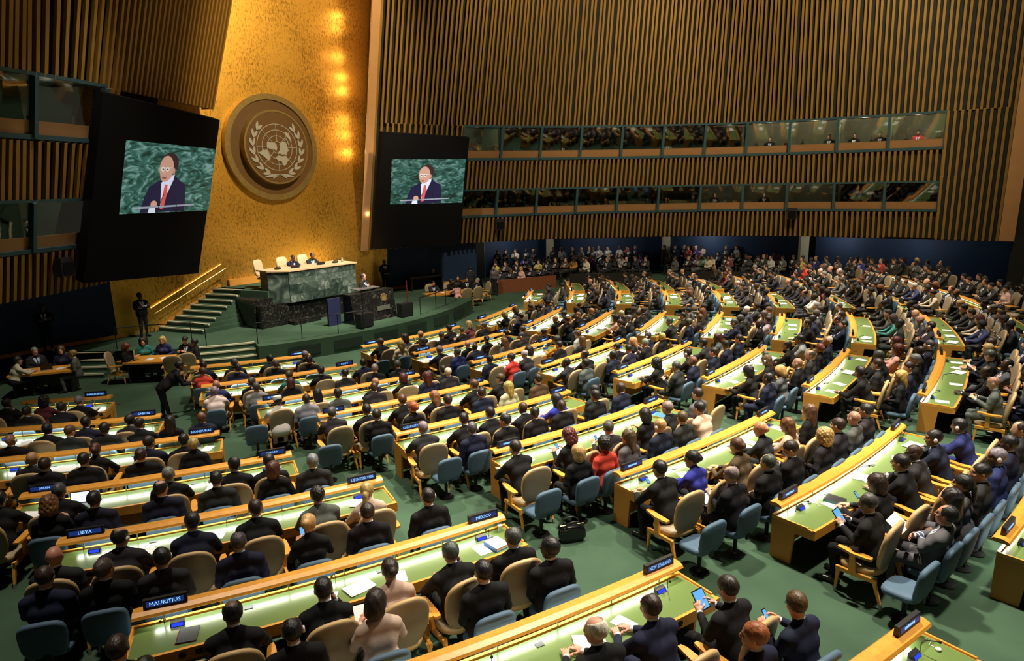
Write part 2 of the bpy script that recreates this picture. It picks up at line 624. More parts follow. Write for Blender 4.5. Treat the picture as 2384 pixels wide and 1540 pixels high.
def booth_band(side, cv, s0, s1, z0, z1, bays, tag0, lit=()):
    ss = np.linspace(s0, s1, 30)
    deep = 1.9
    quad_sheet('wall_booth_back_' + side, [cv.at(s, z0 - .8, -deep) for s in ss], [cv.at(s, z0 - .8, -deep) + Vector((0, 0, z1 - z0 + 1.3)) for s in ss], BOOTH)
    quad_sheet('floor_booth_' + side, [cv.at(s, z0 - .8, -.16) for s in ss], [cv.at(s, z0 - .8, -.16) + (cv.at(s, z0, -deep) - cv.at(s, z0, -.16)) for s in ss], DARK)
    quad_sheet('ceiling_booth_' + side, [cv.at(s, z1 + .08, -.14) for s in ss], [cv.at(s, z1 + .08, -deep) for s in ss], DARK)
    for z, h, nm in ((z0 - .07, .13, 'trim_%d'), (z1, .09, 'trim_%d')):
        b = MB()
        quad_sheet(nm % (tag0 * 10 + int(z)), [cv.at(s, z, .06) for s in ss], [cv.at(s, z + h, .06) for s in ss], TEAL, None, .24, [cv.base(s)[1] * -1 for s in ss])
    edges = np.linspace(s0, s1, bays + 1)
    for i in range(bays + 1):
        nn = cv.base(edges[i])[1]
        w = stick('frame_post', TEAL, cv.at(edges[i], z0, .0), cv.at(edges[i], z1 + .02, .0), .13, .2, nn)
        w.name = 'trim_%d' % (tag0 * 100 + i)
        w['kind'] = 'structure'
    # dividing walls between the booths
    for i in range(1, bays):
        a, c = cv.at(edges[i], z0, -.2), cv.at(edges[i], z0, -deep)
        b = MB()
        tt = Vector((cv.base(edges[i])[1].y, -cv.base(edges[i])[1].x, 0)) * .03
        h = Vector((0, 0, z1 - z0))
        b.hexa([a - tt, a + tt, c + tt, c - tt], [a - tt + h, a + tt + h, c + tt + h, c - tt + h])
        tag(build('wall_booth_divider', b, BOOTH if (i in lit or i - 1 in lit) else DARK), kind='structure')  # dividers between unlit booths carry their shade as a dark colour
    for i in range(bays):
        e = empty('window_%d' % (tag0 * 20 + i), cv.at((edges[i] + edges[i + 1]) / 2, z0), kind='structure')
        off = e.location.copy()
        a, c = edges[i] + .07, edges[i + 1] - .07
        m = (a + c) / 2
        o = quad_sheet('sill_panel', [cv.at(q, z0 + .02, -.07) - off for q in (a, m, c)], [cv.at(q, z0 + .44, -.07) - off for q in (a, m, c)], SILLWOOD, e, .25, [cv.base(q)[1] * -1 for q in (a, m, c)])
        quad_sheet('pane', [cv.at(q, z0 + .44, -.03) - off for q in (a, m, c)], [cv.at(q, z1, -.03) - off for q in (a, m, c)], GLASSM, e)
        if i in lit:
            pz = cv.at(m, z1 - .12, -.9)
            lamp('booth_lamp', 'POINT', pz, 45 if side == 'right_upper' and i > 5 else 9, (1, .92, .68), .12)


booth_band('right_upper', CR, S_W0, S_W1, 7.58, 9.2, 11, 1, lit=(0, 7, 8, 9, 10))
booth_band('right_lower', CR, S_W0, S_W1, 4.5, 5.9, 11, 2, lit=(6, 7, 8))

# ---------------------------------------------------------------- left slatted wall
LB = [(-16.3, 14.5), (-15.72, 20.0), (-15.2, 22.3), (-14.9, 25.0), (-14.5, 29.9)]
CL = Curve(LB, .40, 1, (0, -.2, 0))
SL1 = CL.find(-15.0, 23.9)
slat_wall('wall_left_upper', CL, .2, CL.len, 9.45, 23.5, .25, .12, .10, .02)
slat_wall('wall_left_middle', CL, .2, SL1 - .4, 6.05, 7.75, .25, .12, .10, 0)
slat_wall('wall_left_lower', CL, .2, SL1 + .6, 3.0, 4.45, .25, .12, .10, 0)
slat_wall('wall_left_strip', CL, SL1 - .3, SL1 + .2, 4.45, 9.45, .25, .12, .10, 0)
ss = np.linspace(SL1, CL.len, 8)
quad_sheet('wall_left_behind_screen', [CL.at(s, 3.0, -.16) for s in ss[:4]], [CL.at(s, 9.45, -.16) for s in ss[:4]], DARK)
booth_band('left_upper', CL, .2, SL1 - .35, 7.85, 9.42, 4, 3, lit=(3,))
booth_band('left_lower', CL, .2, SL1 - .35, 4.52, 6.0, 4, 4, lit=(3,))
edge_board('trim_3', CL, CL.len - .02, 9.45, 23.5, .05, .5, .05)

# ---------------------------------------------------------------- lower navy walls, gallery, dark side wall


def wall_line(name, pts, z0, z1, material, thick=.12, away=(0, 1, 0)):
    return quad_sheet(name, [(p[0], p[1], z0) for p in pts], [(p[0], p[1], z1) for p in pts], material, None, thick, [Vector(away)] * len(pts))


wall_line('wall_stage_left', [(-19.5, 17.0), (-18.0, 22.0), (-16.6, 24.2), (-15.15, 25.75)], 0, 3.3, NAVY, .15, (-.8, .6, 0))
wall_line('wall_stage_right', [(-6.9, 36.35), (-4.65, 37.95), (-2.0, 39.2)], 0, 3.4, NAVY, .15)
wall_line('baseboard_left', [(-18.0, 21.9), (-16.55, 24.1), (-15.1, 25.7)], .7, .83, WOOD, .04, (-.8, .6, 0))
wall_line('baseboard_right', [(-6.8, 36.3), (-4.65, 37.86), (-2.6, 38.82)], .7, .84, PANELWOOD, .04)
wall_line('wall_gallery_back', [(-2.0, 39.2), (-2.3, 43.4), (2.4, 46.4), (10.3, 45.4), (17.4, 42.0), (23.0, 38.8), (27, 36)], 0, 3.6, NAVY)
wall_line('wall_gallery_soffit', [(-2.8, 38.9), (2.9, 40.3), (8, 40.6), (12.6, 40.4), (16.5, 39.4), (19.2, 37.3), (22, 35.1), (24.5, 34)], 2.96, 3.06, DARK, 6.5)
for i, (x, y) in enumerate([(-1.9, 42.9), (2.7, 45.9), (10.4, 44.9), (18.0, 41.2)]):
    b = MB()
    b.box((x, y, 1.7), (.5, .35, 3.4))
    tag(build('column', b, mat('cream_column', (.55, .55, .42), .7)), kind='structure')
wall_line('wall_gallery_dark_bay', [(18.0, 41.6), (18.6, 40.9)], 0, 3.4, DARK)
wall_line('wall_side', [(25.1, 33.6), (30, 27), (34, 18)], 0, 14.7, mat('side_wall_black', (.008, .009, .009), .9), .2, (1, 0, 0))
wall_line('wall_side_fascia', [(25.0, 33.5), (29.8, 26.9), (33.8, 17.9)], 14.7, 23.5, mat('pale_fascia', (.30, .30, .22), .8), .3, (1, 0, 0))
# raised gallery floor with its front panels
gl = MB()
gl.prism([(-1.7, 39.9), (3.0, 41.2), (10.2, 41.0), (16.5, 40.2), (17.2, 41.9), (10.2, 45.2), (2.4, 46.2), (-2.0, 43.2)], 0, .34)
tag(build('floor_gallery', gl, CARPET), kind='structure')
gp = MB()
gp.hexa([(-.75, 38.65, 0), (2.75, 40.35, 0), (2.7, 40.45, 0), (-.8, 38.75, 0)], [(-.75, 38.65, .78), (2.75, 40.35, .78), (2.7, 40.45, .78), (-.8, 38.75, .78)])
tag(build('gallery_low_wall', gp, DARKWOOD), 'low red-brown wooden wall in front of the side gallery seats', 'low wall')
for (xa, ya), (xb, yb), sd in [((3.6, 40.6), (8.6, 40.7), 'left'), ((10.0, 40.7), (15.8, 39.9), 'right')]:
    rl = MB()
    rl.hexa([(xa, ya, 0), (xb, yb, 0), (xb, yb + .06, 0), (xa, ya + .06, 0)], [(xa, ya, .8), (xb, yb, .8), (xb, yb + .06, .8), (xa, ya + .06, .8)])
    tag(build('gallery_parapet', rl, mat('dark_rail_panel', (.012, .010, .009), .5)), 'long black parapet before the gallery crowd, %s of its gap' % sd, 'parapet')

# ---------------------------------------------------------------- lamps behind the slatted wall's end, lighting the gold wall
for i in range(16):
    f = i / 15
    z = 4.9 + f * 14.6 + .25 * math.sin(i * 2.3)
    tgt = gw(11.5 + .05 * f, 0, z + .15)
    loc = gw(11.75, .75 + .12 * math.sin(i * 1.7), z)
    lamp('cove_lamp', 'POINT', loc, 15, (1, .76, .40), .07)
lamp('gold_fill_light', 'AREA', gw(10.2, 2.4, 2.3), 40, (1, .70, .30), .4, gw(8.0, 0, 9), sizey=2.2)  # added area light to brighten the gold wall from below

# ---------------------------------------------------------------- emblem disc on the gold wall
emb = empty('emblem_disc', (-10.73, 31.31, 8.05), 0, 'large round brass-rimmed emblem with silver world map and laurel on the gold wall', 'emblem')
_em = Matrix((GH, -GN, Vector((0, 0, 1)))).transposed().to_4x4()
_em.translation = Vector((-10.73, 31.31, 8.05))
emb.matrix_world = _em


def annulus(b, r0, r1, y0, y1, n=72, m=0):
    vs = []
    for r, y in ((r0, y0), (r1, y0), (r1, y1), (r0, y1)):
        vs += [(r * math.cos(2 * math.pi * j / n), y, r * math.sin(2 * math.pi * j / n)) for j in range(n)]
    fs = []
    for k in range(4):
        kk = (k + 1) % 4
        fs += [(k * n + j, k * n + (j + 1) % n, kk * n + (j + 1) % n, kk * n + j) for j in range(n)]
    b.add(vs, fs, m)


def disc(b, r, y0, y1, n=72, m=0):
    vs = [(r * math.cos(2 * math.pi * j / n), y, r * math.sin(2 * math.pi * j / n)) for y in (y0, y1) for j in range(n)]
    b.add(vs, [tuple(range(n)), tuple(range(2 * n - 1, n - 1, -1))] + [(j, n + j, n + (j + 1) % n, (j + 1) % n) for j in range(n)], m)


b = MB(); annulus(b, 2.06, 2.31, -.02, -.27); build('outer_rim', b, BRASS, emb)
b = MB(); disc(b, 2.07, -.20, -.02); build('back_plate', b, EMBWOOD, emb)
b = MB(); annulus(b, 1.52, 1.60, -.2, -.56); build('inner_rim', b, BRASS, emb)
b = MB(); disc(b, 1.53, -.54, -.2); build('inner_plate', b, EMBWOOD, emb)
Y0 = -.545


def flat(b, pts, th=.02, cx=0., cz=0., sc=1.):
    n = len(pts)
    area = sum(pts[i][0] * pts[(i + 1) % n][1] - pts[(i + 1) % n][0] * pts[i][1] for i in range(n))
    if area < 0:
        pts = pts[::-1]
    vs = [(cx + p[0] * sc, Y0, cz + p[1] * sc) for p in pts] + [(cx + p[0] * sc, Y0 - th, cz + p[1] * sc) for p in pts]
    b.add(vs, [tuple(range(n, 2 * n))] + [(i, (i + 1) % n, n + (i + 1) % n, n + i) for i in range(n)])


GR = 1.0
b = MB()
for r in (.25, .5, .75, 1.0):
    annulus(b, r * GR - .014, r * GR + .014, Y0, Y0 - .015, 64)
build('latitude_rings', b, SILVER, emb)
b = MB()
for k in range(8):
    a = k * math.pi / 4
    c, s = math.cos(a), math.sin(a)
    flat(b, [(.25 * c - .012 * s, .25 * s + .012 * c), (.25 * c + .012 * s, .25 * s - .012 * c), (c + .012 * s, s - .012 * c), (c - .012 * s, s + .012 * c)])
build('meridian_lines', b, SILVER, emb)
for nm, pts in {
    'north_america': [(-.51, .19), (-.42, .24), (-.27, .2), (-.12, .2), (-.04, .12), (-.02, -.02), (-.06, -.15), (-.16, -.1), (-.27, -.08), (-.36, -.1), (-.43, -.05), (-.53, -.02)],
    'south_america': [(-.94, -.22), (-.82, -.2), (-.71, -.08), (-.62, -.14), (-.55, -.08), (-.49, -.22), (-.42, -.36), (-.39, -.49), (-.47, -.55), (-.55, -.54), (-.66, -.45), (-.76, -.37), (-.9, -.29)],
    'eurasia': [(.10, .12), (.14, .2), (.27, .24), (.36, .27), (.43, .19), (.5, .1), (.51, -.02), (.57, -.12), (.48, -.2), (.43, -.35), (.34, -.28), (.22, -.32), (.10, -.27), (-.02, -.29), (.02, -.2), (.1, -.12), (.13, .0)],
    'africa': [(-.14, -.46), (-.06, -.38), (.06, -.35), (.2, -.38), (.41, -.37), (.49, -.52), (.44, -.63), (.39, -.73), (.3, -.79), (.22, -.78), (.17, -.68), (.14, -.59), (.02, -.58), (-.06, -.56)],
    'australia': [(.41, .68), (.5, .69), (.59, .63), (.66, .54), (.71, .42), (.76, .27), (.68, .33), (.59, .39), (.52, .46), (.47, .52)],
    'islands': [(.46, .42), (.52, .36), (.56, .26), (.6, .1), (.62, .02), (.58, .04), (.55, .16), (.51, .27), (.45, .36)],
}.items():
    b = MB()
    flat(b, pts, .03)
    build(nm, b, SILVER, emb)


def leaf_pts(x, y, ang, ln, w):
    out = []
    for t in np.linspace(0, 1, 6):
        out.append((t * ln, w * math.sin(math.pi * t) ** .8))
    for t in np.linspace(1, 0, 6)[1:-1]:
        out.append((t * ln, -w * math.sin(math.pi * t) ** .8))
    c, s = math.cos(ang), math.sin(ang)
    return [(x + p[0] * c - p[1] * s, y + p[0] * s + p[1] * c) for p in out]


for sg, nm in ((-1, 'laurel_branch'), (1, 'laurel_branch')):
    b = MB()
    for k in range(7):
        a = math.radians(-68 + k * 17.5)
        r = 1.20
        x, y = r * math.cos(a), r * math.sin(a) - .02
        ta = a + math.pi / 2
        for da, ln in ((-.40, .40), (.30, .38)):
            pts = leaf_pts(x, y, ta + da, ln, .062)
            flat(b, [(sg * p[0], p[1]) for p in pts], .03)
    pts = leaf_pts(.0, -1.18, -.12, .75, .06)
    flat(b, [(sg * p[0], p[1]) for p in pts], .03)
    flat(b, [(sg * p[0], p[1]) for p in leaf_pts(.05, -1.16, -2.2 + math.pi * 1.0 - 1.5, .38, .035)], .03)
    build(nm, b, SILVER, emb)

# ---------------------------------------------------------------- the two hanging screens


def emitmat(name, c, s=1.):
    return mat(name, (0, 0, 0), .6, emit=c, estr=s)


def hanging_screen(corners, img, label, skin, k):
    tl, bl, tr_, br = [Vector(c) for c in corners]
    ctr = (tl + bl + tr_ + br) / 4
    nrm = (tr_ - tl).cross(bl - tl).normalized() * -1
    if nrm.dot(Vector((0, 0, CAM_Z)) - ctr) < 0:
        nrm = -nrm
    e = empty('hanging_screen', ctr, 0, label, 'screen', 'hanging screens beside the gold wall')
    b = MB()
    bk = nrm * -.35
    f = [bl - ctr, br - ctr, tr_ - ctr, tl - ctr]
    q = [p + bk for p in f]
    b.add(f + q, [(0, 1, 2, 3), (7, 6, 5, 4), (0, 4, 5, 1), (1, 5, 6, 2), (2, 6, 7, 3), (3, 7, 4, 0)])
    build('cabinet', b, DARK, e)
    itl, ibl, itr, ibr = [Vector(c) for c in img]

    def uv(u, v, d):
        p = ibl.lerp(ibr, u).lerp(itl.lerp(itr, u), v)
        dd = (p - ctr).dot(nrm)
        return p - ctr - nrm * dd + nrm * d

    def patch(name, pts, material, lay, par):
        b = MB()
        vs = [uv(u, v, .01 + .004 * lay) for u, v in pts]
        b.add(vs, [tuple(range(len(vs)))])
        return build(name, b, material, par)

    def ell(cx, cy, rx, ry, n=20):
        return [(cx + rx * math.cos(2 * math.pi * i / n), cy + ry * math.sin(2 * math.pi * i / n)) for i in range(n)]

    pic = patch('picture', [(0, 0), (1, 0), (1, 1), (0, 1)], SCREENPIC, 0, e)
    P = lambda nm, pts, c, lay, s=k: patch(nm, pts, emitmat('pic_%s_%d' % (nm, int(k * 10)), c, s), lay, pic)
    P('suit', [(.20, .01), (.23, .22), (.27, .38), (.36, .46), (.42, .52), (.54, .56), (.60, .48), (.665, .43), (.685, .25), (.69, .01)], (.012, .010, .045), 1)
    P('shirt', [(.395, .44), (.43, .50), (.535, .575), (.53, .5), (.47, .28), (.43, .1), (.41, .1)], (.75, .78, .95), 2)
    P('tie', [(.435, .42), (.465, .42), (.47, .30), (.445, .06), (.405, .05), (.425, .3)], (.75, .10, .09), 3)
    P('hair', ell(.472, .735, .096, .15), (.035, .018, .022), 2)
    P('face', ell(.438, .655, .078, .185), (.62, .34, .24), 4)
    P('jaw', ell(.425, .545, .05, .085), (.60, .32, .23), 4)
    P('ear', ell(.522, .62, .012, .045, 10), (.55, .26, .2), 5)
    P('glasses', [(.375, .655), (.50, .665), (.50, .675), (.375, .665)], (.75, .75, .72), 6)
    for gx in (.395, .445):
        P('glasses', ell(gx, .645, .02, .034, 12), (.70, .42, .32), 6)
        P('eye', ell(gx, .645, .010, .010, 8), (.06, .03, .02), 7)
    P('nose', [(.408, .655), (.418, .655), (.424, .575), (.400, .575)], (.70, .40, .30), 7)
    P('mouth', ell(.415, .52, .026, .014, 10), (.30, .07, .06), 7)
    P('hand', ell(.335, .13, .035, .055, 12), (.68, .36, .25), 4)
    P('cuff', [(.28, .0), (.36, .0), (.355, .08), (.29, .08)], (.75, .8, .9), 4)
    P('lectern_edge', [(.12, .065), (.80, .10), (.80, .125), (.12, .095)], (.33, .36, .42), 8)
    for x0, y0, x1, y1 in ((.36, .0, .425, .28), (.60, .0, .55, .26)):
        P('microphone', [(x0, y0), (x0 + .008, y0), (x1 + .008, y1), (x1, y1)], (.01, .01, .012), 9)


hanging_screen([(-12.299, 21.532, 9.238), (-14.275, 22.267, 3.301), (-10.906, 26.56, 8.838), (-12.832, 27.442, 2.918)],
               [(-12.438, 22.682, 7.911), (-13.214, 23.04, 5.525), (-11.249, 26.701, 7.797), (-11.985, 27.117, 5.469)],
               'black hanging screen left of the round emblem showing a speaker in red tie', None, .8)
hanging_screen([(-5.824, 32.316, 8.711), (-6.68, 33.083, 3.257), (-1.948, 35.082, 8.584), (-2.704, 35.918, 3.134)],
               [(-5.542, 32.818, 7.507), (-5.807, 33.161, 5.398), (-2.186, 35.181, 7.522), (-2.462, 35.533, 5.348)],
               'black hanging screen between gold wall and press booths showing a speaker', None, 1.1)
# ================================================================== measured desk arcs: row, from and to angle, radius at both ends
DESKS = {
    'A-1': (0, -66.0, -54.6, 34.58, 34.58),
    'B-2': (0, -50.0, -40.5, 34.55, 34.55),
    'E0': (0, -13.2, -4.5, 35.62, 35.62),
    'F0': (0, -3.3, 5.5, 35.72, 35.72),
    'A0': (1, -68.0, -57.1, 32.02, 31.94),
    'B-1': (1, -52.47, -42.44, 31.75, 31.92),
    'C1': (1, -37.95, -28.5, 31.9, 32.23),
    'D1': (1, -25.28, -16.59, 32.36, 32.64),
    'E1': (1, -13.9, -5.5, 32.49, 32.49),
    'F1': (1, -3.3, 5.0, 32.59, 32.59),
    'A1': (2, -70.24, -59.66, 29.57, 29.35),
    'B0': (2, -54.75, -44.3, 29.24, 29.44),
    'C2': (2, -39.51, -30.13, 29.37, 29.64),
    'D2': (2, -26.75, -17.54, 29.74, 29.96),
    'E2': (2, -13.7, -5.8, 29.93, 29.93),
    'F2': (2, -3.3, 5.0, 30.03, 30.03),
    'A2': (3, -73.29, -62.21, 27.08, 26.91),
    'B1': (3, -57.34, -46.21, 26.9, 27.03),
    'C3': (3, -41.36, -31.39, 26.95, 27.25),
    'D3': (3, -27.78, -19.2, 27.25, 27.44),
    'E3': (3, -14.5, -5.8, 27.45, 27.45),
    'F3': (3, -3.3, 5.0, 27.55, 27.55),
    'A3': (4, -76.05, -65.11, 25.02, 24.81),
    'B2': (4, -60.18, -48.48, 24.83, 24.87),
    'C4': (4, -43.59, -32.68, 24.71, 24.95),
    'D4': (4, -29.16, -19.59, 24.92, 25.08),
    'E4': (4, -14.5, -5.8, 25.15, 25.15),
    'F4': (4, -3.3, 5.0, 25.25, 25.25),
    'A4': (5, -79.5, -68.35, 23.02, 22.81),
    'B3': (5, -63.11, -50.96, 22.71, 22.71),
    'C5': (5, -45.89, -34.37, 22.64, 22.85),
    'D5': (5, -30.6, -20.46, 22.75, 22.83),
    'E5': (5, -14.5, -5.8, 22.73, 22.73),
    'F5': (5, -3.3, 5.0, 22.73, 22.73),
    'A5': (6, -82.5, -72.06, 21.03, 20.98),
    'B4': (6, -66.26, -53.75, 20.95, 20.79),
    'C6': (6, -48.81, -38.08, 20.78, 20.77),
    'D6': (6, -32.81, -21.31, 20.73, 20.68),
    'E6': (6, -14.5, -5.8, 20.51, 20.51),
    'F6': (6, -3.3, 5.0, 20.45, 20.45),
    'A6': (7, -83.5, -76.76, 18.84, 18.84),
    'B5': (7, -70.3, -56.68, 18.69, 18.64),
    'C7': (7, -50.78, -36.97, 18.54, 18.65),
    'D7': (7, -33.77, -21.72, 18.62, 18.43),
    'E7': (7, -14.5, -5.8, 18.2, 18.2),
    'F7': (7, -3.3, 5.0, 18.14, 18.14),
    'B6': (8, -72.0, -59.36, 16.38, 16.52),
    'C8': (8, -53.46, -38.17, 16.51, 16.49),
    'D8': (8, -34.3, -21.49, 16.44, 16.31),
    'E8': (8, -14.5, -5.8, 16.12, 16.12),
    'D0': (0, -23.0, -15.5, 34.9, 35.3),
    'E-1': (-1, -12.5, -5.5, 38.1, 38.1),
}
SITTERS = """
A0 f -63.26 1.28 W D long dkbrown black light 
A0 f -61.28 1.28 M D ring white black light 
A0 f -59.85 1.28 M D recede dkbrown navy light 
A0 f -58.11 1.46 M H short dkbrown black light tablet
A0 b -57.43 2.18 M H short brown navy light glasses,phone
A0 b -58.9 2.3 M L short red navy light 
A1 f -67.81 1.49 M D ring black black brown 
A1 f -65.85 1.49 M C short black black tan 
A1 f -64.22 1.49 W D bun dkbrown pink light 
A1 f -62.6 1.49 M C recede greydark black tan 
A1 f -60.96 1.49 M L recede greydark black light glasses
A1 f -69.91 1.49 M L short dkbrown black light 
A1 b -66.64 2.23 M L recede black black tan headset
A1 b -64.86 2.23 W H bob dkbrown cream light booklet
A3 b -73.72 2.09 W H curly redbrown black light phone
A2 f -70.86 1.31 M D ring black charcoal tan headset
A2 f -68.93 1.24 M D short black navy tan 
A2 f -67.08 1.2 M D short dkbrown black light 
A2 f -65.08 1.2 M D curlyshort black grey light 
A2 f -63.52 1.44 W D pony blond pink light 
A2 f -72.36 1.44 M L bald black charcoal tan 
A2 b -70.89 2.16 M L short greydark black tan 
A2 b -69.54 2.16 M L short black charcoal tan headset
A2 b -67.61 2.16 M L recede greydark navy tan 
A2 b -65.67 2.16 W H bun blond black light tablet
A2 b -63.95 2.16 M L short dkbrown black light headset
A2 b -61.96 2.16 M L short black black tan headset
A3 f -75.76 1.16 M D short black black tan headset
A3 f -73.83 1.16 M D short greydark black tan headset
A3 f -70.09 1.16 M D recede grey black light 
A3 f -67.72 1.21 M D short black black tan 
A3 f -66.61 1.36 M D short black black tan 
A3 b -72.32 2.09 M L short black navy brown 
A3 b -70.18 2.09 M L ring black navy light 
A3 b -68.32 2.05 M L short black charcoal tan headset
A3 b -66.25 2.09 W L bob dkred black light 
A3 b -64.77 2.09 M L recede grey charcoal tan 
A5 b -73.59 1.98 M D recede black black tan 
A4 f -71.55 1.18 M D recede dkbrown navy tan 
A4 f -69.98 1.36 M D short black black tan 
A4 b -75.41 2.04 M L recede dkbrown black light headset
A4 b -73.91 2.02 M L short black black tan 
A5 f -77.49 1.32 M D short black black brown 
A5 f -75.74 1.1 M D short black navy brown 
A5 f -73.33 1.27 M D short black charcoal dark 
A5 b -74.28 1.98 M L short black charcoal brown 
A5 b -73.36 1.98 W L long black black tan 
A5 b -70.98 1.97 M L bald black navy brown 
A6 f -83.0 1.09 M C short black black brown 
A6 f -80.52 1.06 W D curly black maroon brown 
A6 b -78.53 1.74 M D recede black black brown 
A6 f -77.95 1.27 M D recede grey black light glasses
A6 b -80.39 1.86 M L short black black tan 
B4 f -65.07 1.25 M D kufi black white dark 
B4 b -63.42 1.87 M L bald black lightgrey dark 
B5 b -68.91 1.74 M D short grey white light 
B6 b -70.21 1.84 W D short brown red light 
B3 f -62.63 1.13 M D short greydark charcoal light headset
B5 f -57.13 1.06 M D recede black navy tan 
B5 b -57.05 1.74 M L short grey black light 
B5 b -55.06 1.74 M L recede greydark black light 
B5 b -59.55 1.74 M L recede black charcoal tan 
B4 f -58.44 1.1 M D bald brown black light 
B4 f -56.41 1.16 W D bob dkred black light 
B4 f -56.2 1.32 M L recede black navy tan 
B4 f -54.82 1.19 M D short black black tan 
B4 b -55.09 1.8 W L long dkred navy light 
B4 b -53.29 1.82 M L ring white charcoal light 
B3 f -53.67 1.13 M D short brown black light 
B3 f -51.64 1.13 M D short brown black light 
B4 b -58.99 1.89 M L bald black charcoal dark 
B3 f -58.5 1.13 M D short brown black light 
B3 f -56.73 1.32 W D long blondbrown black light 
B3 b -56.54 1.98 M L short dkbrown black light 
B3 b -54.29 2.03 M L short dkbrown navy light headset
B3 f -60.86 1.35 M D short black black tan 
B3 b -60.67 1.85 M L short dkbrown black light 
B3 b -58.65 2.03 W L bun red black light 
B2 f -59.47 1.16 M D short grey charcoal light 
B2 f -57.33 1.16 M D short black black tan 
B2 f -55.85 1.16 M D short black black tan headset
B2 b -57.68 2.09 M L short greydark navy light headset
B4 b -61.43 1.8 M L short black grey dark 
B1 f -57.34 1.19 M D short dkbrown black light 
B1 f -54.98 1.25 W H curly dkred black light phone
B1 f -53.14 1.41 M H recede greydark charcoal light phone
B1 b -55.79 2.15 W L bob blond black light 
B1 b -55.0 2.15 W L afro black red brown 
B1 b -53.35 2.15 W L long brown grey light 
B1 b -51.39 2.15 M L short blond navy light headset
B1 b -49.94 2.15 M L short brown charcoal light glasses
B1 b -48.28 1.99 M C short black cream light 
B1 f -49.17 1.43 M D short grey black light 
B1 f -46.67 1.19 M L short dkbrown grey light 
B0 f -54.61 1.25 M D short black black tan phone
B0 f -53.15 1.3 W D bun black blue tan 
B2 f -51.96 1.34 W D scarf black royal tan 
B2 f -54.08 1.33 M D bald black black dark 
B2 b -54.21 1.97 M L short black black brown 
B2 b -52.54 2.09 M L bald black black dark 
B2 b -50.2 2.08 M L short black black brown 
B2 f -49.6 1.37 M L short black charcoal dark headset
B2 b -48.24 2.09 M L bald black navy dark 
B2 b -55.93 1.9 M L short black black tan 
B0 f -51.01 1.42 W D bun brown brown light 
B0 f -48.94 1.23 W D bun blond charcoal light 
B0 f -48.21 1.45 W D long redbrown cream light 
B0 f -45.86 1.23 W L long brown black light 
B0 b -46.72 2.02 M L short dkbrown charcoal light 
B0 b -46.06 2.08 M L bald dkbrown grey light 
B0 b -44.72 2.22 M L short black charcoal tan glasses
B0 b -48.09 2.22 W L curly blond charcoal light 
B0 b -50.03 2.22 M H short dkbrown black light laptop
B0 b -51.63 2.22 M L recede greydark black light 
B0 b -53.29 2.22 M H ring grey black light laptop
B-1 f -52.08 1.53 M H recede greydark black tan glasses,tablet
B-1 f -50.57 1.35 W D bob dkbrown black light phone
B-1 f -48.61 1.27 M C short black black tan glasses
B-1 f -47.5 1.27 M D bald black charcoal dark glasses
B-1 f -45.72 1.27 M C short black navy brown headset
B-1 f -43.95 1.45 M D short black navyblue brown headset
B-1 b -49.05 2.1 W L pony black grey tan 
B-1 b -47.91 2.29 M L short black charcoal tan glasses
B-1 b -51.28 2.29 M F recede black grey tan glasses,booklet
B-1 b -46.32 2.29 M L short grey navyblue dark headset
B-1 b -50.29 2.29 W L long black black tan 
C1 f -37.57 1.53 M H bald dkbrown grey light 
C1 f -32.41 1.28 M H short greydark black light booklet
C1 f -30.74 1.34 W D short blond navy light 
C6 b -47.47 1.97 W H short dkbrown red light booklet
B3 b -52.43 2.03 W L long blond cream light 
B3 b -50.07 2.03 M L short dkbrown brown light 
C6 f -37.84 1.09 W L short brown pattern light 
C6 f -40.51 1.09 W D afro black orange brown 
C6 b -47.09 1.79 M D ring white charcoal light 
C7 b -46.66 1.73 M D bald black navy dark 
C7 f -49.64 1.27 M D curlyshort grey navy light 
C8 b -51.31 1.79 W L long blond cream light 
C8 f -49.19 1.02 W D curly dkbrown grey light 
C8 f -52.23 1.02 M D short brown black light 
C8 f -47.0 1.03 W D short blond black light 
C8 f -42.68 1.02 M D short black black tan 
C6 f -48.96 1.09 M L short black navy tan 
E3 f -15.53 1.25 M F kufi black white dark 
C4 f -42.47 1.27 W D curly black black brown 
C5 b -45.35 2.02 M L short black grey brown 
C5 f -45.92 1.33 M C recede black charcoal brown 
C5 f -43.37 1.12 M D ring black black brown 
C3 f -41.14 1.43 W D bob black black tan 
C3 b -42.13 1.96 M L recede black navy brown 
C4 b -40.97 2.09 M L bald brown navy brown 
C4 f -39.05 1.39 M D short dkbrown black tan headset
"""
# ================================================================== desks
def desk_R(d, th):
    k, a, b, ra, rb = DESKS[d]
    return ra + (rb - ra) * (th - a) / (b - a)


SIGNS = {   # desk: (text on the left sign, text on the right sign)
    'A-1': (None, '#'), 'A0': (None, 'NEW ZEALAND'), 'A1': ('MAURITIUS', 'MEXICO'), 'A2': ('LIBYA', 'LIECHTENSTEIN'),
    'A3': ('JAPAN', 'JORDAN'), 'A4': (None, 'HONDURAS'), 'A5': (None, 'GABON'), 'A6': (None, 'DOMINICAN REPUBLIC'),
    'B2': ('KAZAKHSTAN', '#'), 'B3': ('#', 'ICELAND'), 'B4': ('GUINEA', 'GEORGIA'), 'B5': ('#', 'EGYPT'), 'C7': ('EL SALVADOR', '#'),
}
BLOCK = {'A': 'first', 'B': 'second', 'C': 'third', 'D': 'fourth', 'E': 'fifth', 'F': 'sixth'}
BLOCKN = {'A': 'leftmost block', 'B': 'second block', 'C': 'third block', 'D': 'fourth block', 'E': 'fifth block', 'F': 'farthest block'}
rank = {}
for blk in 'ABCDEF':
    ds = sorted([d for d in DESKS if d[0] == blk], key=lambda d: DESKS[d][3])
    for i, d in enumerate(ds):
        rank[d] = i


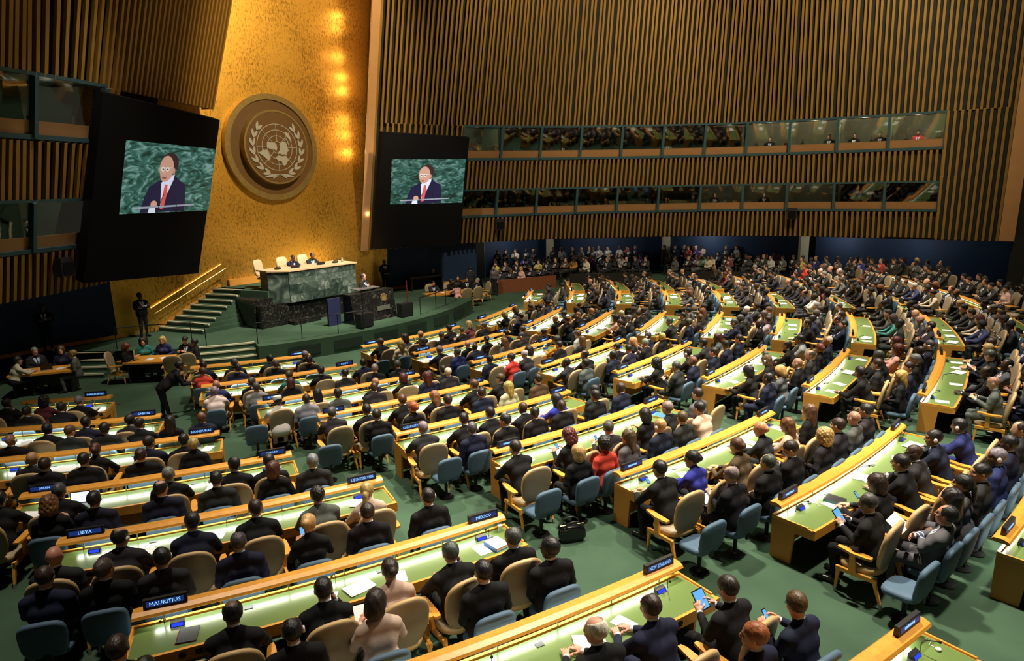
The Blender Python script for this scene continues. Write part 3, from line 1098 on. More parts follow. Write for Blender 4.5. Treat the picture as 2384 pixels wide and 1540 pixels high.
def desk_phrase(d):
    s = SIGNS.get(d)
    if s:
        t = [x for x in s if x and x != '#']
        if t:
            return t[-1] + ' desk'
    return '%s desk, %s' % (ORD[rank[d]], BLOCKN[d[0]])


def arc_sweep(b, d, prof, a0, a1, n, org, m=0):
    """sweep a closed (dr, z) profile along the desk's arc"""
    rings = []
    for i in range(n + 1):
        th = a0 + (a1 - a0) * i / n
        R = desk_R(d, th)
        rings.append([pol(R + dr, th, z) - org for dr, z in prof])
    k = len(prof)
    vs = [p for r in rings for p in r]
    fs = []
    for i in range(n):
        for j in range(k):
            fs.append((i * k + j, (i + 1) * k + j, (i + 1) * k + (j + 1) % k, i * k + (j + 1) % k))
    fs.append(tuple(range(k)))
    fs.append(tuple(n * k + j for j in range(k - 1, -1, -1)))
    b.add(vs, fs, m)


def arc_part(name, d, prof, a0, a1, n, org, material, parent):
    b = MB()
    arc_sweep(b, d, prof, a0, a1, n, org)
    return build(name, b, material, parent)


# shared small parts
b = MB()
b.hexa([(-.085, -.04, 0), (.085, -.04, 0), (.085, .045, 0), (-.085, .045, 0)], [(-.085, -.015, .05), (.085, -.015, .05), (.085, .04, .07), (-.085, .04, .07)])
M_CONSOLE = b.mesh('console', [BLACKP])
b = MB()
b.add([(-.07, -.041, .008), (.07, -.041, .008), (.07, -.0195, .046), (-.07, -.0195, .046)], [(0, 1, 2, 3)])
M_CSCREEN = b.mesh('console_screen', [CONSOLE])
b = MB()
b.tube([(0, 0, 0), (0, .0, .10), (.0, -.02, .15), (.0, -.08, .19), (.0, -.17, .215)], .006, 5)
b.lathe([(.004, -.018), (.015, -.012), (.018, 0), (.015, .012), (.004, .018)], 8, (0, -.185, .218))
M_MIC = b.mesh('microphone', [BLACKP], True)
b = MB()
b.box((0, 0, 0), (.26, .012, .075))
b.box((.0, -.008, .0), (.03, .006, .025), 1)
for x in (-.09, .09):
    b.lathe([(.018, 0), (.018, .01)], 8, (x, 0, 0))
M_POWER = b.mesh('power_panel', [BLACKP, CONSOLE])
b = MB()
disc(b, .045, -.006, .006, 16)
M_GRILLE = b.mesh('speaker_grille', [BLACKP])
b = MB()
b.box((0, 0, .0), (.018, .018, .19))
M_BRACKET = b.mesh('rail_bracket', [STEEL])
b = MB()
b.box((0, 0, .004), (.11, .08, .008))
M_SOCKET = b.mesh('socket_lid', [mat('dark_lid', (.03, .035, .04), .35)])


def face_rz(th):
    a = math.radians(th)
    dx, dy = -math.cos(a), -math.sin(a)
    return math.atan2(-dx, dy)


def text_mesh(txt, width, height, material):
    cu = bpy.data.curves.new('lettering', 'FONT')
    cu.body = txt
    cu.size = 1
    cu.resolution_u = 1
    cu.align_x = 'CENTER'
    cu.align_y = 'CENTER'
    o = bpy.data.objects.new('lettering', cu)
    COL.objects.link(o)
    dg = bpy.context.evaluated_depsgraph_get()
    me = bpy.data.meshes.new_from_object(o.evaluated_get(dg))
    bpy.data.objects.remove(o)
    co = np.zeros(len(me.vertices) * 3)
    me.vertices.foreach_get('co', co)
    co = co.reshape(-1, 3)
    lo, hi = co.min(0), co.max(0)
    s = min(width / (hi[0] - lo[0]), height / (hi[1] - lo[1]) * 1.0)
    sy = height / (hi[1] - lo[1])
    co -= (lo + hi) / 2
    # lettering stands upright in XZ, facing -Y
    out = np.stack([co[:, 0] * s, np.zeros(len(co)), co[:, 1] * min(sy, s * 1.5)], 1)
    me.vertices.foreach_set('co', out.reshape(-1))
    me.materials.clear()
    me.materials.append(material)
    me.update()
    return me


def bars_mesh(width, height, seed):
    r = random.Random(seed)
    b = MB()
    x = -width / 2
    while x < width / 2 - .02:
        w = r.uniform(.012, .022)
        h0, h1 = -height / 2 * r.uniform(.7, 1), height / 2 * r.uniform(.7, 1)
        b.add([(x, 0, h0), (x + w, 0, h0), (x + w, 0, h1), (x, 0, h1)], [(0, 1, 2, 3)])
        x += w + .006
    return b.mesh('lettering', [SIGNTEXT])


b = MB()
b.hexa([(-.26, -.035, 0), (.26, -.035, 0), (.26, .035, 0), (-.26, .035, 0)], [(-.26, -.025, .13), (.26, -.025, .13), (.26, .03, .13), (-.26, .03, .13)])
M_SIGN = b.mesh('housing', [BLACKP])
b = MB()
b.add([(-.225, -.0345, .030), (.225, -.0345, .030), (.225, -.0293, .105), (-.225, -.0293, .105)], [(0, 1, 2, 3)])
M_SIGNFACE = b.mesh('display', [SIGNBLUE])


def sign(d, th, txt, side):
    R = desk_R(d, th)
    p = pol(R - .015, th, .972)
    if txt and txt != '#':
        lab = 'black desk sign with glowing blue letters reading ' + txt
    else:
        lab = 'black desk sign glowing blue at the %s end of the %s' % (side, desk_phrase(d))
    e = empty('name_sign', p, face_rz(th), lab, 'sign', 'glowing name signs on the desk rails')
    link('housing', M_SIGN, e)
    f = link('display', M_SIGNFACE, e)
    if txt and txt != '#':
        me = text_mesh(txt, .40, .052, SIGNTEXT)
    else:
        me = bars_mesh(.26, .04, d + side)
    link('lettering', me, f, (0, -.0345, .068)).rotation_euler = (math.radians(-4), 0, 0)


near_desks = set()
for d, (k, a0, a1, ra, rb) in DESKS.items():
    n = 14
    mid = (a0 + a1) / 2
    org = pol(desk_R(d, mid), mid)
    ph = desk_phrase(d)
    s = SIGNS.get(d, (None, None))
    names = [x for x in s if x and x != '#']
    if len(names) == 2:
        lab = 'curved honey wood desk with green top carrying the %s and %s signs' % tuple(names)
    elif names:
        lab = 'curved honey wood desk with green top carrying the %s sign' % names[0]
    else:
        lab = 'curved honey wood desk with green top, %s desk from the stage in %s' % (ORD[rank[d]], BLOCKN[d[0]])
    e = empty('curved_desk', org, 0, lab, 'desk', 'curved delegate desks')
    w = lambda m_: math.degrees(m_ / ra)      # metres along the arc as degrees
    far = d[0] in 'EF'
    arc_part('desktop', d, [(-.03, .70), (.72, .70), (.72, .738), (-.03, .738)], a0, a1, n, org, WOOD, e)
    arc_part('writing_surface', d, [(.03, .738), (.67, .738), (.67, .746), (.03, .746)], a0 + w(.05), a1 - w(.05), n, org, GREENTOP, e)
    arc_part('back_lip', d, [(-.03, .738), (.015, .738), (.015, .77), (-.03, .77)], a0, a1, n, org, WOOD, e)
    for q0, q1 in ((a0, a0 + w(.028)), (a1 - w(.028), a1)):
        arc_part('end_lip', d, [(.016, .738), (.60, .738), (.60, .762), (.016, .762)], q0, q1, 1, org, WOOD, e)
    arc_part('apron', d, [(.68, .59), (.725, .59), (.725, .752), (.68, .752)], a0, a1, n, org, WOOD, e)
    arc_part('modesty_panel', d, [(-.025, .06), (.015, .06), (.015, .70), (-.025, .70)], a0 + w(.05), a1 - w(.05), n, org, PANELWOOD, e)
    endp = [(-.03, 0), (.33, 0), (.38, .58), (.68, .58), (.68, .70), (-.03, .70)]
    for q0, q1 in ((a0, a0 + w(.045)), (a1 - w(.045), a1)):
        arc_part('end_panel', d, endp, q0, q1, 1, org, PANELWOOD, e)
    arc_part('rail', d, [(-.115, .905), (-.125, .94), (-.10, .965), (.02, .972), (.095, .945), (.115, .912), (.10, .90)][::-1], a0 + w(.03), a1 - w(.05), n, org, WOOD, e)
    arc_part('desk_lamp', d, [(-.085, .891), (.005, .891), (.005, .8985), (-.085, .8985)], a0 + w(.25), a1 - w(.25), n, org, LAMPSTRIP, e)
    nb = 4 if far else 7
    for i in range(nb):
        th = a0 + (a1 - a0) * (i + .5) / nb
        link('rail_bracket', M_BRACKET, e, pol(desk_R(d, th) + .01, th, .83) - org, face_rz(th))
    for th, sd in ((a0 + w(.55), 'left'), (a1 - w(.55), 'right')):
        c = link('console', M_CONSOLE, e, pol(desk_R(d, th) + .16, th, .746) - org, face_rz(th))
        link('console_screen', M_CSCREEN, c)
    mics = [a0 + w(.40), (a0 + a1) / 2 - w(.15), a1 - w(.40)]
    for th in mics:
        link('microphone', M_MIC, e, pol(desk_R(d, th) + .15, th, .746) - org, face_rz(th) + RNG.uniform(-.9, .9))
    if d[0] in 'ABC':
        for i in range(3):
            th = a0 + (a1 - a0) * (i + .5) / 3
            o = link('power_panel', M_POWER, e, pol(desk_R(d, th) + .731, th, .675) - org, face_rz(th))
            for ds in (-.27, .27):
                t2 = th + w(ds)
                link('speaker_grille', M_GRILLE, e, pol(desk_R(d, t2) + .728, t2, .675) - org, face_rz(t2))
            t3 = th + w(.5)
            link('socket_lid', M_SOCKET, e, pol(desk_R(d, t3) + .17, t3, .746) - org, face_rz(t3))
    if d != 'B-2':
        sign(d, a1 - w(.42), s[1] or '#', 'right')
    if d not in ('A-1', 'A0', 'A4', 'A5', 'A6', 'B5', 'B6'):
        sign(d, a0 + w(.42), s[0] or '#', 'left')

# ================================================================== chairs


def pad_mesh(b, w, h, t, taper=.1, curve=.25, n=28, m=0, me=1, ex=2.6):
    """a padded rounded panel in XZ, front towards +Y, centred; m faces, me the piped rim"""
    rings = []
    for sc, y in ((0.0, t * .55), (.55, t * .55), (.86, t * .48), (.97, t * .30), (1.0, 0.), (.97, -t * .36), (.86, -t * .46), (.5, -t * .5), (0, -t * .5)):
        ring = []
        for j in range(n):
            a = 2 * math.pi * j / n
            c, s = math.cos(a), math.sin(a)
            x = math.copysign(abs(c) ** (2 / ex), c) * w / 2
            z = math.copysign(abs(s) ** (2 / ex), s) * h / 2
            x *= 1 - taper * (.5 - z / h)
            x *= sc
            z *= sc
            ring.append((x, y + curve * x * x, z))
        rings.append(ring)
    vs = [p for r in rings[1:-1] for p in r]
    k = len(vs)
    vs += [(0, rings[0][0][1], 0), (0, rings[-1][0][1], 0)]
    nr = len(rings) - 2
    fs, ms = [], []
    for i in range(nr - 1):
        for j in range(n):
            fs.append((i * n + j, i * n + (j + 1) % n, (i + 1) * n + (j + 1) % n, (i + 1) * n + j))
            ms.append(me if i in (2, 3) else m)
    for j in range(n):
        fs.append((k, (j + 1) % n, j))
        ms.append(m)
        fs.append((k + 1, (nr - 1) * n + j, (nr - 1) * n + (j + 1) % n))
        ms.append(m)
    kk = len(b.v)
    b.v.extend(vs)
    for f, mm in zip(fs, ms):
        b.f.append(tuple(i + kk for i in f))
        b.m.append(mm)


PIPING = mat('tan_piping', (.50, .33, .14), .5)
b = MB()
pad_mesh(b, .62, .68, .075, .16, .22)
T = Matrix.Translation((0, -.29, .745)) @ Matrix.Rotation(math.radians(11), 4, 'X')
b.v = [tuple(T @ Vector(p)) for p in b.v]
M_BACK = b.mesh('backrest', [BEIGE, PIPING], True)
CH_BACK_V = b
b = MB()
pad_mesh(b, .56, .54, .11, .0, 0.)
T = Matrix.Translation((0, .0, .40)) @ Matrix.Rotation(math.radians(88), 4, 'X')
b.v = [tuple(T @ Vector(p)) for p in b.v]
M_SEAT = b.mesh('seat', [BEIGE, PIPING], True)
CH_SEAT_V = b


def arm_mesh(sg):
    b = MB()
    x = .335 * sg
    pts = [(-.20, .035), (-.12, .048), (.02, .052), (.14, .042), (.21, .024)]
    lo = [(x + s * w_, y, .625 + (.02 if y > .1 else 0)) for y, w_ in pts for s in (-1, 1)]
    n = len(pts)
    vs = lo + [(p[0], p[1], p[2] + .032) for p in lo]
    fs = []
    for i in range(n - 1):
        q = 2 * i
        fs += [(q + 2, q + 3, q + 1, q), (2 * n + q, 2 * n + q + 1, 2 * n + q + 3, 2 * n + q + 2), (q, 2 * n + q, 2 * n + q + 2, q + 2), (q + 1, q + 3, 2 * n + q + 3, 2 * n + q + 1)]
    fs += [(0, 1, 2 * n + 1, 2 * n), (2 * n - 2, 4 * n - 2, 4 * n - 1, 2 * n - 1)]
    b.add(vs, fs)
    b.hexa([(x - .02 - .03 * sg, -.02, .36), (x + .02 - .03 * sg, -.02, .36), (x + .02 - .03 * sg, .07, .36), (x - .02 - .03 * sg, .07, .36)],
           [(x - .018, .0, .63), (x + .018, .0, .63), (x + .018, .06, .63), (x - .018, .06, .63)])
    b.box((x - .035 * sg, -.02, .345), (.035, .5, .055))
    return b


def leg_mesh(sx, sy):
    b = MB()
    x, y = .28 * sx, (.20 if sy > 0 else -.22)
    dx, dy = .02 * sx, (.02 if sy > 0 else -.13)
    t, q = .024, .015
    b.hexa([(x + dx - q, y + dy - q, .0), (x + dx + q, y + dy - q, .0), (x + dx + q, y + dy + q, .0), (x + dx - q, y + dy + q, .0)],
           [(x + dx * .8 - q, y + dy * .8 - q, .07), (x + dx * .8 + q, y + dy * .8 - q, .07), (x + dx * .8 + q, y + dy * .8 + q, .07), (x + dx * .8 - q, y + dy * .8 + q, .07)], 1)
    b.hexa([(x + dx * .8 - q, y + dy * .8 - q, .07), (x + dx * .8 + q, y + dy * .8 - q, .07), (x + dx * .8 + q, y + dy * .8 + q, .07), (x + dx * .8 - q, y + dy * .8 + q, .07)],
           [(x - t, y - t, .36), (x + t, y - t, .36), (x + t, y + t, .36), (x - t, y + t, .36)])
    return b


ARM_B = [arm_mesh(-1), arm_mesh(1)]
LEG_B = [leg_mesh(sx, sy) for sx in (-1, 1) for sy in (-1, 1)]
M_ARM = [q.mesh('armrest', [WOOD]) for q in ARM_B]
M_LEG = [q.mesh('leg', [WOOD, STEEL]) for q in LEG_B]


def merge(list_):
    """(MB, offset of its material ids) joined"""
    o = MB()
    for mb_, mo in list_:
        k = len(o.v)
        o.v.extend(mb_.v)
        o.f.extend(tuple(i + k for i in f) for f in mb_.f)
        o.m.extend(x + mo for x in mb_.m)
    return o


WHOLE = merge([(CH_BACK_V, 0), (CH_SEAT_V, 0)] + [(q, 2) for q in ARM_B] + [(q, 2) for q in LEG_B])
M_WHOLE = WHOLE.mesh('armchair', [BEIGE, PIPING, WOOD, STEEL], True)
# blue seats fixed behind the armchairs
b = MB()
pad_mesh(b, .50, .46, .08, .04, .10, 24, 0, 0, 4)
T = Matrix.Translation((0, -.20, .635)) @ Matrix.Rotation(math.radians(9), 4, 'X')
b.v = [tuple(T @ Vector(p)) for p in b.v]
M_BBACK = b.mesh('backrest', [BLUEF], True)
BB1 = b
b = MB()
pad_mesh(b, .48, .44, .09, 0, 0, 24, 0, 0, 4)
T = Matrix.Translation((0, .02, .415)) @ Matrix.Rotation(math.radians(88), 4, 'X')
b.v = [tuple(T @ Vector(p)) for p in b.v]
M_BSEAT = b.mesh('seat', [BLUEF], True)
BB2 = b
b = MB()
b.lathe([(.14, 0), (.14, .015), (.04, .03), (.03, .06), (.03, .37)], 10, (0, .0, 0))
b.box((0, -.19, .44), (.06, .03, .2))
M_BPOST = b.mesh('pedestal', [BLACKM])
BB3 = b
M_BWHOLE = merge([(BB1, 0), (BB2, 0), (BB3, 1)]).mesh('fixed_chair', [BLUEF, BLACKM], True)
N_CHAIR = [0]


def armchair(p, rz, label, parts, group='beige armchairs at the delegate desks', sc=1.):
    N_CHAIR[0] += 1
    if not parts:
        o = tag(link('armchair', M_WHOLE, None, p, rz), label, 'chair', group)
        o.scale = (sc, sc, sc)
        return o
    e = empty('armchair', p, rz, label, 'chair', group)
    e.scale = (sc, sc, sc)
    link('backrest', M_BACK, e)
    link('seat', M_SEAT, e)
    for q in M_ARM:
        link('armrest', q, e)
    for q in M_LEG:
        link('leg', q, e)
    return e


def blue_chair(p, rz, label, parts, sc=1.):
    N_CHAIR[0] += 1
    g_ = 'blue fixed seats behind the armchairs'
    if not parts:
        o = tag(link('fixed_chair', M_BWHOLE, None, p, rz), label, 'chair', g_)
        o.scale = (sc, sc, sc)
        return o
    e = empty('fixed_chair', p, rz, label, 'chair', g_)
    e.scale = (sc, sc, sc)
    link('backrest', M_BBACK, e)
    link('seat', M_BSEAT, e)
    link('pedestal', M_BPOST, e)
    return e
# ================================================================== people
def V3(*a):
    return np.array(a, float)


def rotx(p, ang, c):
    """lean p forward (towards +Y) about the x axis through c"""
    p = np.asarray(p, float) - c
    ca, sa = math.cos(ang), math.sin(ang)
    return np.array([p[0], p[1] * ca + p[2] * sa, -p[1] * sa + p[2] * ca]) + c


MI = {'skin': 0, 'suit': 1, 'legs': 2, 'shirt': 3, 'shoe': 4, 'tie': 5, 'eye': 6}


class Body:
    def __init__(self):
        self.pr = []

    def cap(self, a, b, ra, rb, m, k=.03, w=1., bias=0.):
        self.pr.append(('c', V3(*a), V3(*b), ra, rb, MI[m], k, w, bias))

    def ell(self, c, r, m, k=.02, R=None, sub=False, bias=0.):
        self.pr.append(('e', V3(*c), V3(*r), R, sub, MI[m], k, 1., bias))

    @staticmethod
    def dist(p, P):
        if p[0] == 'c':
            _, a, b, ra, rb = p[:5]
            ab = b - a
            t = np.clip(((P - a) @ ab) / max(ab @ ab, 1e-9), 0, 1)
            return np.linalg.norm(P - a - t[..., None] * ab, axis=-1) - (ra + (rb - ra) * t)
        _, c, r, R, sub = p[:5]
        q = P - c
        if R is not None:
            q = q @ R
        k0 = np.linalg.norm(q / r, axis=-1)
        k1 = np.linalg.norm(q / (r * r), axis=-1)
        return k0 * (k0 - 1) / np.maximum(k1, 1e-6)

    def bounds(self, p):
        if p[0] == 'c':
            r = max(p[3], p[4])
            return np.minimum(p[1], p[2]) - r, np.maximum(p[1], p[2]) + r
        r = p[2].max()
        return p[1] - r, p[1] + r

    def grow(self, h):
        lo = np.min([self.bounds(p)[0] for p in self.pr], 0) - 3 * h
        hi = np.max([self.bounds(p)[1] for p in self.pr], 0) + 3 * h
        n = np.ceil((hi - lo) / h).astype(int) + 1
        D = np.full(n, .5, np.float32)
        ax = [lo[i] + h * np.arange(n[i]) for i in range(3)]
        for p in self.pr:
            k = p[6]
            b0, b1 = self.bounds(p)
            mg = k + 2.5 * h
            i0 = np.clip(np.floor((b0 - mg - lo) / h).astype(int), 0, n)
            i1 = np.clip(np.ceil((b1 + mg - lo) / h).astype(int) + 1, 0, n)
            sl = tuple(slice(i0[i], i1[i]) for i in range(3))
            P = np.stack(np.meshgrid(*[ax[i][sl[i]] for i in range(3)], indexing='ij'), -1)
            d = self.dist(p, P).astype(np.float32)
            A = D[sl]
            if p[0] == 'e' and p[4]:
                g_ = np.clip(.5 - .5 * (A + d) / k, 0, 1)
                D[sl] = A + (-d - A) * g_ + k * g_ * (1 - g_)
            else:
                g_ = np.clip(.5 + .5 * (A - d) / k, 0, 1)
                D[sl] = A + (d - A) * g_ - k * g_ * (1 - g_)
        return surface_nets(D, lo, h)

    def classify(self, F):
        best = np.full(len(F), 1e9)
        mi = np.zeros(len(F), int)
        for p in self.pr:
            if p[0] == 'e' and p[4]:
                continue
            d = self.dist(p, F) - p[8]
            u = d < best
            best[u] = d[u]
            mi[u] = p[5]
        return mi


def surface_nets(D, lo, h):
    n = D.shape
    s = D < 0
    c = [s[i:n[0] - 1 + i, j:n[1] - 1 + j, k:n[2] - 1 + k] for i in (0, 1) for j in (0, 1) for k in (0, 1)]
    cnt = sum(x.astype(np.int8) for x in c)
    mixed = (cnt > 0) & (cnt < 8)
    I = np.argwhere(mixed)
    idx = np.full(mixed.shape, -1, np.int64)
    idx[mixed] = np.arange(len(I))
    offs = np.array([(i, j, k) for i in (0, 1) for j in (0, 1) for k in (0, 1)])
    vals = np.stack([D[I[:, 0] + o[0], I[:, 1] + o[1], I[:, 2] + o[2]] for o in offs], 1)
    acc = np.zeros((len(I), 3))
    num = np.zeros(len(I))
    for a in range(8):
        for b_ in range(a + 1, 8):
            if np.abs(offs[a] - offs[b_]).sum() != 1:
                continue
            va, vb = vals[:, a], vals[:, b_]
            x = (va < 0) != (vb < 0)
            t = va[x] / (va[x] - vb[x])
            acc[x] += offs[a] + t[:, None] * (offs[b_] - offs[a])
            num[x] += 1
    V = lo + h * (I + acc / num[:, None])
    Q = []
    for ax in range(3):
        u, w = (ax + 1) % 3, (ax + 2) % 3
        a = [slice(None)] * 3
        b_ = [slice(None)] * 3
        a[ax] = slice(0, n[ax] - 1)
        b_[ax] = slice(1, n[ax])
        s0, s1 = s[tuple(a)], s[tuple(b_)]
        e = np.argwhere(s0 != s1)
        e = e[(e[:, u] > 0) & (e[:, w] > 0) & (e[:, u] < n[u] - 1) & (e[:, w] < n[w] - 1)]
        ins = s0[e[:, 0], e[:, 1], e[:, 2]]
        q = []
        for du, dw in ((1, 1), (0, 1), (0, 0), (1, 0)):
            f = e.copy()
            f[:, u] -= du
            f[:, w] -= dw
            q.append(idx[f[:, 0], f[:, 1], f[:, 2]])
        q = np.stack(q, 1)
        q[~ins] = q[~ins][:, ::-1]
        Q.append(q)
    return V, np.concatenate(Q)


def np_mesh(name, V, Q, mats, mi=None):
    me = bpy.data.meshes.new(name)
    me.vertices.add(len(V))
    me.vertices.foreach_set('co', np.ascontiguousarray(V, np.float32).reshape(-1))
    me.loops.add(Q.size)
    me.loops.foreach_set('vertex_index', Q.astype(np.int32).reshape(-1))
    me.polygons.add(len(Q))
    me.polygons.foreach_set('loop_start', (np.arange(len(Q)) * Q.shape[1]).astype(np.int32))
    for m in mats:
        me.materials.append(m)
    if mi is not None:
        me.polygons.foreach_set('material_index', mi.astype(np.int32))
    me.polygons.foreach_set('use_smooth', np.ones(len(Q), bool))
    me.update(calc_edges=True)
    me.validate()
    return me


def hand(B, w, d, nrm, curl, side, fine, grip=.0):
    """w wrist, d direction of the hand, nrm back of the hand, curl bend of the fingers, side +1 thumb towards s"""
    d = d / np.linalg.norm(d)
    nrm = nrm - d * (nrm @ d)
    nrm /= np.linalg.norm(nrm)
    s = np.cross(d, nrm) * side
    B.cap(w, w + d * .03, .026, .028, 'skin', .012)
    for o in (-.024, 0, .024):
        B.cap(w + d * .025 + s * o * .8, w + d * .082 + s * o, .016, .0145, 'skin', .012)
    L = (.062, .074, .08, .07)
    fr = .0095 if fine else .0125
    for i, o in enumerate((-.032, -.011, .011, .031)):
        k = w + d * .085 + s * o
        ln = L[i]
        c1, c2 = curl, curl * 2.1
        e1 = d * math.cos(c1) - nrm * math.sin(c1)
        e2 = d * math.cos(c2) - nrm * math.sin(c2)
        m = k + e1 * ln * .55 + s * o * .12
        B.cap(k, m, fr + .001, fr, 'skin', .006)
        B.cap(m, m + e2 * ln * .5 + s * o * .1, fr, fr - .0025, 'skin', .006)
    t0 = w + d * .028 + s * .03
    t1 = t0 + (d * .55 + s * .75 - nrm * .25) * .045
    t2 = t1 + (d * .9 + s * .15 - nrm * (.25 + grip)) * .034
    B.cap(t0, t1, .0145, .012, 'skin', .01)
    B.cap(t1, t2, .012, .009, 'skin', .006)


HEAD = 1.10


def head(B, c, yaw, pitch, fem, fine):
    """adds head and neck; returns the head frame"""
    cy, sy = math.cos(yaw), math.sin(yaw)
    cp, sp = math.cos(pitch), math.sin(pitch)
    Rz = np.array([[cy, -sy, 0], [sy, cy, 0], [0, 0, 1]])
    Rx = np.array([[1, 0, 0], [0, cp, sp], [0, -sp, cp]])     # positive pitch looks down
    R = Rz @ Rx
    f = lambda x, y, z: c + R @ np.array([x, y, z]) * HEAD
    E = lambda p, r, m='skin', k=.015, sub=False, bias=0.: B.ell(f(*p), [x_ * HEAD for x_ in r], m, k, R, sub, bias)
    S = .95 if fem else 1.
    E((0, -.012, .03), (.077 * S, .098 * S, .092 * S), k=.02)
    E((0, .022, -.035), (.062 * S, .075 * S, .085 * S), k=.03)
    E((0, .062, -.092), (.030 * S, .028, .026), k=.025)
    if fine:
        B.cap(f(0, .094, .022), f(0, .112, -.018), .008, .014, 'skin', .012)
        E((-.013, .103, -.024), (.010, .010, .009), k=.01)
        E((.013, .103, -.024), (.010, .010, .009), k=.01)
        B.cap(f(-.038, .080, .038), f(.038, .080, .038), .011, .011, 'skin', .02)
        for sx in (-1, 1):
            E((sx * .032, .098, .014), (.017, .014, .012), k=.012, sub=True)
            E((sx * .031, .082, .013), (.013, .012, .010), 'eye', k=.003, bias=.001)
            E((sx * .040, .066, -.02), (.022, .022, .022), k=.02)
        B.cap(f(-.019, .094, -.058), f(.019, .094, -.058), .008, .008, 'skin', .012)
    else:
        B.cap(f(0, .092, .018), f(0, .108, -.02), .009, .014, 'skin', .012)
    for sx in (-1, 1):
        E((sx * .078 * S, -.006, .0), (.012, .021, .033), k=.008)
    return R, f


POSES = {}


